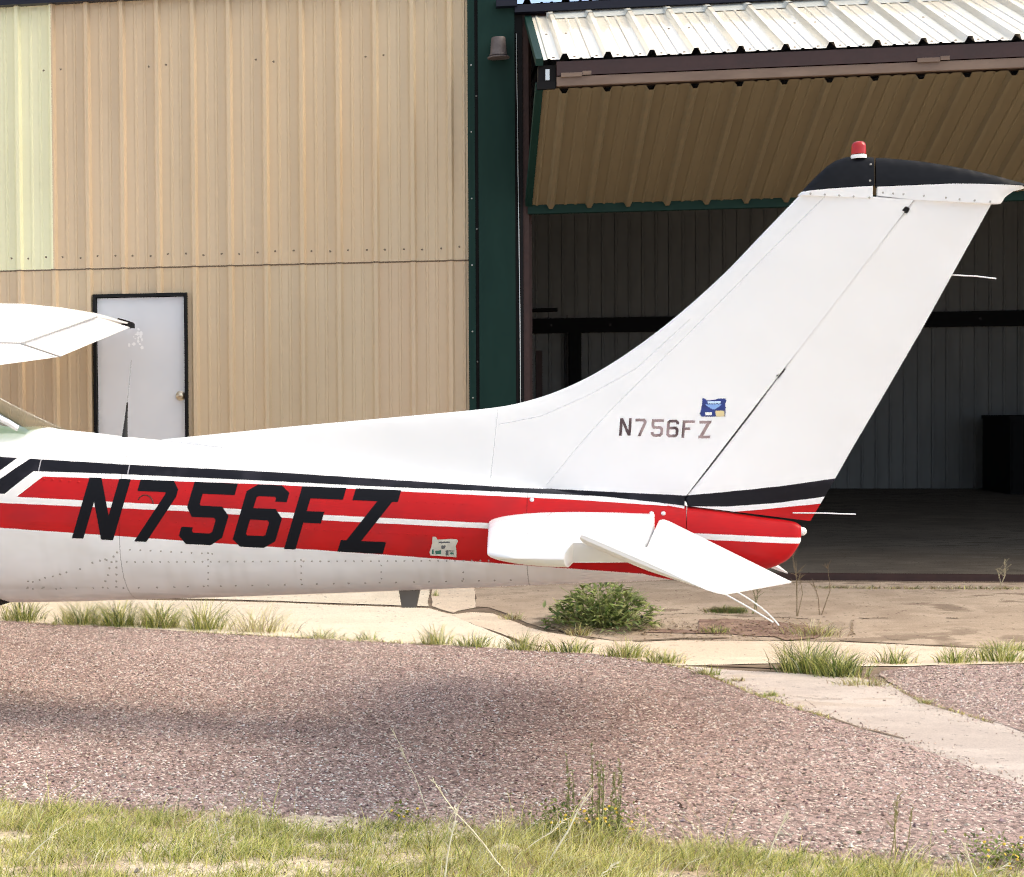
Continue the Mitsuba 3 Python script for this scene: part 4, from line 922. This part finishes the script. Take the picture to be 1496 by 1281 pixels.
g_mix, y_mix, d_mix = ([GREEN, LIME, STRAW, DEEP], (4.5, 2.6, .8, 2.2)), ([GREEN, LIME, STRAW, DEEP], (3.6, 3.4, 2.2, 1.2)), ([STRAW, BROWN, LIME, GREEN], (4, 3, 1.5, .8))
TF = [(30, 908, 74, 44, 110, g_mix, 'dark green grass clump at the left edge of the photo on the slab edge'),
      (118, 913, 74, 46, 150, y_mix, 'yellow green grass clump left of the tallest one under the fuselage'),
      (172, 916, 70, 48, 170, g_mix, 'dense green grass clump below the fuselage seam'),
      (232, 918, 76, 46, 190, y_mix, 'thick yellow green grass clump right of the fuselage seam'),
      (300, 921, 74, 52, 120, y_mix, 'thin wispy grass clump with tall fine stems by the slab joint'),
      (378, 925, 116, 48, 90, d_mix, 'sprawling dry straw coloured weed on the cream slab'),
      (468, 934, 74, 26, 46, g_mix, 'low spiky grass clump on the asphalt edge left of the tail skid'),
      (538, 937, 40, 26, 22, g_mix, 'few single grass blades just left of the tail skid'),
      (636, 943, 58, 44, 70, y_mix, 'upright grass clump on the asphalt edge right of the tail skid'),
      (692, 947, 74, 32, 80, g_mix, 'low dark grass clump left of the slab crack'),
      (762, 951, 70, 40, 90, y_mix, 'pale grass clump in front of the slab crack'),
      (832, 955, 84, 32, 90, g_mix, 'spiky grass clump below the leafy weed bush'),
      (915, 962, 70, 38, 120, y_mix, 'yellow green grass clump right below the leafy weed bush'),
      (970, 970, 54, 32, 80, y_mix, 'straw tinted grass clump at the bend of the asphalt edge'),
      (1034, 988, 44, 22, 50, g_mix, 'small dark grass clump where the gutter begins'),
      (1180, 984, 92, 58, 190, g_mix, 'big bright green grass clump on the gutter edge, left half'),
      (1226, 990, 74, 48, 150, g_mix, 'big bright green grass clump on the gutter edge, right half'),
      (1306, 971, 60, 34, 60, g_mix, 'spiky grass clump left on the far edge of the asphalt patch'),
      (1396, 970, 62, 34, 70, g_mix, 'spiky grass clump in the middle of the far edge of the asphalt patch'),
      (1462, 968, 76, 40, 120, y_mix, 'yellowish grass clump right on the far edge of the asphalt patch'),
      (1262, 1003, 90, 22, 80, d_mix, 'flat dead weed between gutter and asphalt patch'),
      (1076, 997, 34, 12, 40, d_mix, 'tiny dry grass tuft at the upper end of the gutter edge'),
      (1126, 1019, 36, 12, 50, y_mix, 'tiny green grass tuft on the lower gutter edge'),
      (1352, 1030, 30, 12, 30, y_mix, 'tiny yellow grass tuft below the asphalt patch corner'),
      (1478, 953, 84, 24, 90, y_mix, 'yellowish weed clump behind the rightmost grass at the photo edge'),
      (1045, 927, 40, 20, 46, g_mix, 'small bright weed on the red dirt'),
      (748, 906, 36, 20, 40, d_mix, 'small dry weed in the slab crack'),
      (1062, 896, 66, 14, 260, ([DEEP, GREEN, BROWN], (3, 2, 2)), 'low dark weed mat behind the red dirt'),
      (1190, 930, 84, 26, 90, d_mix, 'brown withered weed at the right end of the red dirt'),
      (637, 872, 12, 14, 16, y_mix, 'tiny weed in the dark slab joint beside the tail skid'),
      (845, 930, 40, 26, 50, d_mix, 'small olive weed at the foot of the leafy bush')]
for i, (x, y, w, h, n, (pal, wts), lab) in enumerate(TF):
    key = 'grass_tuft' + (f'_{i:03d}' if i else ''); v, f, c = tuft(x, y, w * .96, h * (1.1 if x < 420 or 1150 < x < 1250 else .9), int(n * 2), pal, wts, 100 + i, lean=1.0 if h < 30 else .75, w=.0046 if h > 24 else .0042)
    scene[key] = mikit.ply((v, f), 'blade', color=c); tag(key, lab, 'grass tuft', 'grass tufts along the pavement edges')
# creeping weed line along joints
def weed_line(pts, n, hpx, pal, wts, seed, jit=.02):
    r = np.random.default_rng(seed); xy = np.array(gpx(pts)); l = np.r_[0, np.cumsum(np.linalg.norm(np.diff(xy, axis=0), axis=1))]; q = r.uniform(0, l[-1], n)
    q = q[meshkit.noise(np.column_stack([q * 2.3, 0 * q, 0 * q]), seed) > .42]; n = len(q)
    b = np.column_stack([np.interp(q, l, xy[:, 0]), np.interp(q, l, xy[:, 1]) + r.normal(0, jit, n), np.zeros(n)]); b[:, 2] = gz(b[:, 0], b[:, 1]) + .006
    h = r.uniform(.3, 1, n) * hpx * .0040
    return blades(b, h, h * r.uniform(.3, 1.4, n), r.uniform(0, 6.3, n), .006 * r.uniform(.6, 1.3, n), cols(r, n, pal, wts))
v, f, c = weed_line([(1165, 860), (1300, 861.5), (1500, 862), (1700, 862)], 900, 10, [BROWN, STRAW, LIME, DEEP], (3, 3, 2, 2), 7)
scene['sill_weeds'] = mikit.ply((v, f), 'blade', color=c); tag('sill_weeds', 'thin line of dry weeds growing along the hangar sill', 'weeds', kind='stuff')
v, f, c = weed_line([(0, 910), (340, 929), (620, 944), (870, 959), (1010, 980), (1110, 1021), (1260, 1069), (1330, 1093)], 1500, 11, [BROWN, STRAW, LIME, GREEN], (2, 3, 3, 2), 8)
scene['edge_weeds'] = mikit.ply((v, f), 'blade', color=c); tag('edge_weeds', 'thin line of short grass along the far asphalt edge', 'weeds', kind='stuff')
v, f, c = weed_line([(1305, 1006), (1345, 1028), (1405, 1046), (1496, 1073)], 260, 9, [BROWN, STRAW, LIME], (3, 2, 2), 9)
scene['gutter_weeds'] = mikit.ply((v, f), 'blade', color=c); tag('gutter_weeds', 'sparse short weeds along the right side of the gutter', 'weeds', kind='stuff')
# leafy bush
def leaves(base, L, w, az, el, col):
    n = len(L); d = np.stack([np.cos(az) * np.cos(el), np.sin(az) * np.cos(el), np.sin(el)], 1); s = np.stack([-np.sin(az), np.cos(az), 0 * az], 1); up = np.cross(d, s)
    v = np.stack([base, base + d * (L * .35)[:, None] + s * (w / 2)[:, None] + up * (w * .15)[:, None], base + d * (L * .4)[:, None] - up * (w * .1)[:, None], base + d * (L * .35)[:, None] - s * (w / 2)[:, None] + up * (w * .15)[:, None], base + d * L[:, None] - np.array([0, 0, 1]) * (L * .18)[:, None]], 1).reshape(-1, 3)
    f = np.array([[0, 1, 2], [0, 2, 3], [1, 4, 2], [2, 4, 3]])
    return v, (np.arange(n)[:, None, None] * 5 + f).reshape(-1, 3), np.repeat(col, 5, axis=0)
# dead leaf litter on the broken apron
r = np.random.default_rng(55); N = 1500
fx = np.clip(r.normal(1090, 85, N), 940, 1245); fy = np.clip(r.normal(922, 8, N) , 903, 940)
hb = r.uniform(0, 1, N) < .3; fx = np.where(hb, r.normal(890, 45, N), fx); fy = np.where(hb, r.normal(922, 5, N), fy)
bb = np.array([G(a_, b_) for a_, b_ in zip(fx, fy)]) + [0, 0, .016]
L = r.uniform(.008, .030, N); lf = leaves(bb, L, L * r.uniform(.3, .6, N), r.uniform(0, 6.3, N), r.uniform(-.1, .5, N), cols(r, N, [(.16, .10, .06), (.30, .22, .13), (.45, .38, .26), (.10, .06, .05)], (4, 4, 2, 2)))
scene['leaf_litter'] = mikit.ply(lf[:2], 'vcol', color=lf[2]); tag('leaf_litter', 'dry brown leaf litter around the broken apron', 'leaf litter', kind='stuff')
r = np.random.default_rng(77); q = G(882, 916); k = pxm(q)
N = 1600
a = r.uniform(0, 2 * np.pi, N); rad = np.sqrt(r.uniform(0, 1, N)); zz = r.uniform(0.02, 1, N)
Rx = 78 * k; lob = .62 + .75 * meshkit.noise(np.column_stack([np.cos(a) * 2.2 + 5, np.sin(a) * 2.2, zz * 3.0]), 5)
prof_ = (np.sqrt(np.clip(1 - (zz * .9) ** 2, 0, 1)) * .5 + .5) * lob
b = np.column_stack([q[0] + np.cos(a) * rad * Rx * prof_, q[1] + np.sin(a) * rad * Rx * .7 * prof_, q[2] + zz * 72 * k * (1 - .35 * rad ** 2) * (.55 + .6 * meshkit.noise(np.column_stack([np.cos(a) * rad * 4, np.sin(a) * rad * 3, 0 * a]), 9))])
el = r.uniform(-.2, 1.0, N); L = r.uniform(.02, .10, N)
lf = leaves(b, L, L * r.uniform(.28, .45, N), np.arctan2(b[:, 1] - q[1], b[:, 0] - q[0]) + r.normal(0, .7, N), el, cols(r, N, [(0.27, .34, .13), (.42, .48, .20), (.15, .21, .08), (.62, .64, .34)], (4, 3, 2.0, 1.1)))
M = 46; az = r.uniform(0, 2 * np.pi, M)
stv = [tube([q + [0, 0, .0], q + np.array([math.cos(z_) * .12, math.sin(z_) * .1, .16]), q + np.array([math.cos(z_) * .27 * s_, math.sin(z_) * .2 * s_, .21 + .10 * e])], [.007, .005, .002], 5) for z_, s_, e in zip(az, r.uniform(.6, 1.2, M), r.uniform(0, 1, M))]
sv = cat(*stv)
bn = 420; ba = r.uniform(0, 2 * np.pi, bn); bh = r.uniform(.10, .25, bn)
bl = blades(q + np.column_stack([np.cos(ba) * r.uniform(0, .16, bn), np.sin(ba) * r.uniform(0, .09, bn), 0 * ba]), bh, bh * r.uniform(.2, 1.0, bn), ba + r.normal(0, .4, bn), .006 * r.uniform(.6, 1.5, bn), cols(r, bn, [(.24, .30, .12), (.40, .44, .20), (.14, .19, .07)], (3, 3, 2)))
lf = (np.vstack([lf[0], bl[0]]), np.vstack([lf[1], bl[1] + len(lf[0])]), np.vstack([lf[2], bl[2]]))
add('weed_bush__foliage', lf[:2], 'blade', color=lf[2]); add('weed_bush__stems', sv, 'vcol', color=np.tile([.36, .38, .20], (len(sv[0]), 1)))
tag('weed_bush', 'rounded leafy green weed bush on the apron under the tailplane', 'bush')
# dead weeds: tall thin stalks by the sill
def stalky(x, y, hpx, n, seed, col, sp=.10, tw=5):
    r = np.random.default_rng(seed); q = G(x, y); k = pxm(q); out = []
    for i in range(n):
        top_ = q + np.array([r.normal(0, sp), r.normal(0, .03), hpx * k * r.uniform(.65, 1.0)]); mid = (q + top_) / 2 + np.array([r.normal(0, .02), 0, 0]); ln = [q + [r.normal(0, .01), 0, 0], mid, top_]
        out.append(tube(ln, [.0035, .0025, .001], 5))
        for j in range(tw):
            f_ = r.uniform(.45, 1); s0 = q + (top_ - q) * f_; e0 = s0 + np.array([r.normal(0, .05), r.normal(0, .03), r.uniform(.02, .07)]); out.append(tube([s0, (s0 + e0) / 2 + [0, 0, .004], e0], [.0018, .0015, .0008], 4))
    m_ = cat(*out); return m_, np.clip(np.tile(col, (len(m_[0]), 1)) * r.uniform(.85, 1.15, (len(m_[0]), 1)), 0, 1)
for i, (x, y, h, n, col, lab, sp) in enumerate(((1166, 902, 94, 3, (.28, .22, .14), 'tall brown dead weed beside the elevator tip', .05), (1200, 900, 72, 2, (.22, .16, .10), 'thin dead weed right of the tall one beside the elevator tip', .05), (1462, 862, 40, 3, (.50, .44, .30), 'pale dry weed standing on the hangar sill at the right', .05), (1106, 892, 40, 3, (.20, .19, .10), 'short brown dead weed behind the static wicks', .06))):
    m_, c = stalky(x, y, h, n, 40 + i, col, sp); key = 'dead_weed' + (f'_{i:03d}' if i else ''); scene[key] = mikit.ply(m_, 'vcol', color=c); tag(key, lab, 'dead weed', 'dead weeds by the hangar sill')

# foreground grass
edge = np.array([G(*p)[:2] for p in [(-300, 1160), (0, 1172), (250, 1188), (500, 1200), (700, 1212), (1000, 1234), (1300, 1256), (1500, 1274), (1800, 1310)]])
N = 270000; r = np.random.default_rng(3)
X = r.uniform(-2.0, 4.4, N); Y = r.uniform(4.9, 7.4, N)
ey = np.interp(X, edge[:, 0], edge[:, 1]); dn = meshkit.fbm(np.column_stack([X * 2.1, Y * 3.0, 0 * X]), 4, 5); dn2 = meshkit.fbm(np.column_stack([X * 9, Y * 9, 0 * X]), 2, 9)
depth_in = ey + .10 * (dn2 - .5) - Y
bare = meshkit.fbm(np.column_stack([X * 3.2 + 3, Y * 8.0, 0 * X + 2]), 3, 21)
lim = np.where(X < .8, .71, .80)
keep = (depth_in > 0) & (r.uniform(0, 1, N) < np.clip((lim - bare) * 9, .03, 1) * np.clip(.25 + 1.5 * meshkit.noise(np.column_stack([X * 16, Y * 18, 0 * X + 4]), 72) ** 1.5, 0, 1)) & (r.uniform(0, 1, N) < .35 + .65 * np.clip(depth_in / .06, 0, 1))
X, Y, dn, di = X[keep], Y[keep], dn[keep], depth_in[keep]; n = len(X)
cl = meshkit.noise(np.column_stack([X * 7, Y * 9, 0 * X]), 71); h = 1.2 * r.uniform(.012, .055, n) * (.2 + 1.0 * dn + 1.1 * cl ** 2) * np.where(r.uniform(0, 1, n) < .05, 2.3, 1)
h = h * (1 + 1.3 * np.exp(-di / .16) * np.clip((meshkit.noise(np.column_stack([X * 2.6, 0 * X, 0 * X + 9]), 91) - .35) * 2.2, 0, 1)) ; gm = np.clip(.55 * np.exp(-di / .2) + (meshkit.fbm(np.column_stack([X * 1.3, Y * 2.2, 0 * X + 7]), 3, 33) - .35) * 3, 0, 1)
cg = cols(r, n, [GREEN, LIME, STRAW, DEEP], (3, 4.5, 1.8, .5)); cy_ = cols(r, n, [LIME, STRAW, BROWN, GREEN], (5.2, 4.2, .6, 1.0)); col = np.where((r.uniform(0, 1, n) < gm)[:, None], cg, cy_)
gzz = -.03 * np.clip((6.6 - Y) / 2.0, 0, 1)
v, f, c = blades(np.column_stack([X, Y, gzz]), h, h * r.uniform(.2, 1.5, n), r.uniform(0, 2 * np.pi, n), .0030 * r.uniform(.5, 1.5, n), col)
scene['grass'] = mikit.ply((v, f), 'blade', color=c); tag('grass', 'yellow green grass verge along the near asphalt edge', 'grass', kind='stuff')
# loose pale stones on the asphalt margin and in the bare spots
N = 5200; r = np.random.default_rng(8)
X = r.uniform(-1.6, 3.9, N); ey = np.interp(X, edge[:, 0], edge[:, 1]); off = np.abs(r.normal(0, .38, N)) - .10
fr = r.uniform(0, 1, N) < .25; Y = np.where(fr, r.uniform(5.5, 6.8, N), ey + off)
sz = r.uniform(.003, .0085, N) * np.where(r.uniform(0, 1, N) < .04, 1.8, 1)
zb = np.where(Y < ey, -.03 * np.clip((6.6 - Y) / 2.0, 0, 1), .012)
oc = np.array([[1, 0, 0], [-1, 0, 0], [0, 1, 0], [0, -1, 0], [0, 0, .8], [0, 0, -.5]], float); of = np.array([[0, 2, 4], [2, 1, 4], [1, 3, 4], [3, 0, 4], [2, 0, 5], [1, 2, 5], [3, 1, 5], [0, 3, 5]])
jit = oc[None] * r.uniform(.6, 1.3, (N, 6, 1)); an = r.uniform(0, 6.3, N); ca, sa = np.cos(an)[:, None], np.sin(an)[:, None]
xy = np.stack([jit[..., 0] * ca - jit[..., 1] * sa, jit[..., 0] * sa + jit[..., 1] * ca, jit[..., 2]], -1) * sz[:, None, None]
v = (np.column_stack([X, Y, zb + sz * .35])[:, None] + xy).reshape(-1, 3); f = (np.arange(N)[:, None, None] * 6 + of).reshape(-1, 3)
c = np.repeat(cols(r, N, [(.60, .54, .49), (.42, .32, .29), (.30, .22, .20)], (4, 3, 2)), 6, axis=0)
N2 = 2600; e2 = np.array(gpx([(980, 974), (1060, 999), (1110, 1021), (1180, 1043), (1260, 1069), (1330, 1093), (1400, 1119), (1496, 1151), (1600, 1185)]))
e3 = np.array(gpx([(1265, 985), (1306, 1006), (1345, 1027), (1405, 1046), (1496, 1072), (1600, 1105)]))
tq = r.uniform(0, 1, N2); wh = r.uniform(0, 1, N2) < .7
px2 = np.where(wh, np.interp(tq, np.linspace(0, 1, len(e2)), e2[:, 0]), np.interp(tq, np.linspace(0, 1, len(e3)), e3[:, 0])) + r.normal(0, .07, N2); py2 = np.where(wh, np.interp(tq, np.linspace(0, 1, len(e2)), e2[:, 1]), np.interp(tq, np.linspace(0, 1, len(e3)), e3[:, 1])) + r.normal(0, .10, N2)
s2 = r.uniform(.0018, .0060, N2); v2 = (np.column_stack([px2, py2, gz(px2, py2) + .010 + s2 * .3])[:, None] + (oc[None] * r.uniform(.6, 1.3, (N2, 6, 1))) * s2[:, None, None]).reshape(-1, 3)
f = np.vstack([f, (np.arange(N2)[:, None, None] * 6 + of).reshape(-1, 3) + len(v)]); v = np.vstack([v, v2]); c = np.vstack([c, np.repeat(cols(r, N2, [(.66, .56, .48), (.46, .34, .30), (.28, .20, .17)], (4, 3, 2)), 6, axis=0)])
scene['gravel'] = mikit.ply((v, f), 'vcol', color=c); tag('gravel', 'loose pale stones along the grass edge of the asphalt', 'gravel', kind='stuff')
# stone chips standing proud of the seal coat
N = 88000; r = np.random.default_rng(18)
X = r.uniform(-1.6, 6.2, N); Y = r.uniform(6.6, 12.4, N); N_ = None
mainp = Polygon(far_xy + near_xy).buffer(0).buffer(-.02); patp = Polygon(gpx([(1284, 984), (1332, 979), (1420, 976), (1496, 975), (1700, 969), (1700, 1130), (1496, 1066), (1400, 1040), (1345, 1024)])).buffer(0)
ok = (shapely.contains_xy(mainp, X, Y) | shapely.contains_xy(patp, X, Y)); X, Y = X[ok], Y[ok]; N = len(X)
sz = r.uniform(.0036, .0088, N); jit = oc[None] * r.uniform(.6, 1.3, (N, 6, 1)); an = r.uniform(0, 6.3, N); ca, sa = np.cos(an)[:, None], np.sin(an)[:, None]
xy = np.stack([jit[..., 0] * ca - jit[..., 1] * sa, jit[..., 0] * sa + jit[..., 1] * ca, jit[..., 2] * .8], -1) * sz[:, None, None]
v = (np.column_stack([X, Y, gz(X, Y) + .012 + sz * .2])[:, None] + xy).reshape(-1, 3); f = (np.arange(N)[:, None, None] * 6 + of).reshape(-1, 3)
c = np.repeat(cols(r, N, [(.70, .57, .52), (.52, .385, .35), (.36, .255, .23), (.15, .11, .10), (.88, .83, .77)], (4, 4, 3, 1.6, 1.6)), 6, axis=0)
scene['stone_chips'] = mikit.ply((v, f), 'vcol', color=c); tag('stone_chips', 'pinkish stone chips standing out of the asphalt seal', 'stone chips', kind='stuff')
tag('pale_rock', 'flat white stone lying in the grass near the photo bottom', 'rock')
q = G(741, 1246); ic = trimesh.creation.icosphere(2, 1.0); vv = ic.vertices * (.055, .035, .022) * (1 + .25 * (meshkit.noise(ic.vertices * 2.2, 4) - .5)[:, None])
add('pale_rock', (vv + q + [0, 0, .012], ic.faces), 'slab_cream', smooth=True)
# dry stalks standing in the verge
def stalk(a, b, thick, seed, head=True, Zoff=0.):
    r = np.random.default_rng(seed); q = G(*a); d = ray(*b); t_ = (q[1] + Zoff - CAM[1]) / d[1]; e = CAM + d * t_
    n = 7; f_ = np.linspace(0, 1, n)[:, None]; pts = q + (e - q) * f_ + np.cumsum(r.normal(0, .0035, (n, 3)), 0)
    thick *= 1.05; out = [tube(pts, np.linspace(thick, thick * .4, n), 6)]
    if head:
        for j in range(12):
            s0 = pts[-1] + (pts[-3] - pts[-1]) * r.uniform(0, 1); e0 = s0 + (e - q) / np.linalg.norm(e - q) * r.uniform(.008, .03) + r.normal(0, .008, 3); out.append(tube([s0, (s0 + e0) / 2, e0], [.0008, .0016, .0005], 4))
        for j in range(3):
            s0 = pts[r.integers(2, 5)]; e0 = s0 + r.normal(0, .02, 3) + (e - q) * .08; out.append(tube([s0, (s0 + e0) / 2, e0], [.0012, .001, .0006], 4))
    return cat(*out)
ST = [((648, 1290), (667, 1182), .0036, 'upright pale dry stalk left of the crossing one, cut by the bottom of the photo'), ((742, 1275), (640, 1138), .0040, 'long pale dry stalk leaning left in the grass verge'), ((628, 1190), (574, 1070), .0022, 'thin broken dry stalk leaning left over the asphalt'),
      ((798, 1266), (866, 1155), .0042, 'thick pale dry stalk leaning right beside the green weeds'), ((758, 1248), (826, 1200), .0030, 'short dry stalk leaning right beside the white stone'), ((1116, 1258), (1151, 1186), .0034, 'pale dry stalk leaning right over the asphalt edge'), ((1122, 1240), (1160, 1250), .0026, 'dry twig lying across the grass below the leaning stalk'),
      ((1432, 1290), (1404, 1232), .0034, 'left one of the crossed dry stalks near the right edge'), ((1432, 1275), (1470, 1262), .0030, 'flat one of the crossed dry stalks near the right edge'), ((870, 1290), (905, 1262), .0034, 'dry twig at the bottom edge right of the middle'), ((40, 1258), (84, 1212), .003, 'pale dry stalk at the lower left corner'), ((1300, 1262), (1303, 1175), .0018, 'thin upright grass stem left of the pair by the asphalt edge'), ((1306, 1262), (1309, 1168), .0018, 'thin upright grass stem right of the pair by the asphalt edge'), ((1318, 1260), (1326, 1185), .0018, 'thin stem slanting right beside the upright pair')]
for i, (a, b, th_, lab) in enumerate(ST):
    m_ = stalk(a, b, th_, 300 + i); key = 'dry_stalk' + (f'_{i:03d}' if i else ''); cc = (.84, .77, .60) if th_ > .002 else (.30, .27, .13)
    scene[key] = mikit.ply(m_, 'vcol', color=np.clip(np.tile(cc, (len(m_[0]), 1)) * np.random.default_rng(i).uniform(.85, 1.15, (len(m_[0]), 1)), 0, .85)); tag(key, lab, 'dry stalk', 'dry stalks in the grass verge')
# green weeds with small yellow flowers
def flower_weed(x, y, wp, hp, n, nfl, seed, shoots=0, shoot_h=0, shoot_x=0):
    r = np.random.default_rng(seed); q = G(x, y); k = pxm(q)
    b = np.column_stack([q[0] + r.normal(0, wp * k / 4, n), q[1] + r.normal(0, .06, n), q[2] + np.abs(r.normal(0, hp * k * .45, n))])
    L = r.uniform(.012, .03, n); lf = leaves(b, L, L * .45, r.uniform(0, 6.3, n), r.uniform(-.2, 1.2, n), cols(r, n, [(.22, .28, .09), (.34, .38, .14), (.13, .18, .06)], (4, 3, 1.5)))
    lv, lfc, lc = [lf[0]], [lf[1]], [lf[2]]; stm = []
    for s_ in range(shoots):
        b0 = q + np.array([(shoot_x + r.normal(0, 26)) * k, r.normal(0, .05), 0]); t_ = b0 + np.array([r.normal(0, 6) * k, 0, shoot_h * k * r.uniform(.55, 1)]); stm.append(tube([b0, (b0 + t_) / 2 + [.004, 0, 0], t_], [.002, .0016, .0008], 5))
        m_ = 46; f_ = r.uniform(.1, 1, m_)[:, None]; bb = b0 + (t_ - b0) * f_; L2 = r.uniform(.010, .024, m_); l2 = leaves(bb, L2, L2 * .4, r.uniform(0, 6.3, m_), r.uniform(.1, 1.1, m_), cols(r, m_, [(.24, .28, .11), (.34, .36, .16), (.42, .43, .22)], (3, 3, 1)))
        lfc.append(l2[1] + sum(len(z_) for z_ in lv)); lv.append(l2[0]); lc.append(l2[2])
    fl = [hemi(np.array([q[0] + r.normal(0, wp * k / 4), q[1] - .05 + r.normal(0, .03), q[2] + abs(r.normal(hp * k * .6, hp * k * .3))]), [r.normal(0, .5), -.6, 1], .0065, 7) for _ in range(nfl)]
    return (np.vstack(lv), np.vstack(lfc)), np.vstack(lc), cat(*fl), (cat(*stm) if stm else None)
mat('yellow_petal', (0.72, 0.52, 0.06), 0.6)
for i, (args, lab) in enumerate((((818, 1218, 84, 38, 620, 18, 61), 'low green weed with many yellow flowers left of the tall shoots'), ((885, 1218, 84, 40, 620, 14, 62, 13, 122, 4), 'tall green weed with upright shoots standing over the asphalt edge'), ((1462, 1262, 90, 32, 420, 16, 63), 'dark green yellow flowering weed at the lower right corner'), ((588, 1196, 40, 20, 90, 5, 64), 'sparse little yellow flowering weed by the broken stalk'))):
    lm, lc, fm, sm = flower_weed(*args); key = 'flowering_weed' + (f'_{i:03d}' if i else '')
    scene[key + '__foliage'] = mikit.ply(lm, 'blade', color=lc); scene[key + '__flowers'] = mikit.ply(fm, 'yellow_petal'); tag(key + '__flowers', kind='stuff')
    if sm is not None: scene[key + '__stems'] = mikit.ply(sm, 'vcol', color=np.tile([.2, .22, .09], (len(sm[0]), 1)))
    tag(key, lab, 'weed', 'yellow flowering weeds in the verge')
scene = {k: v for k, v in scene.items() if v is not None}
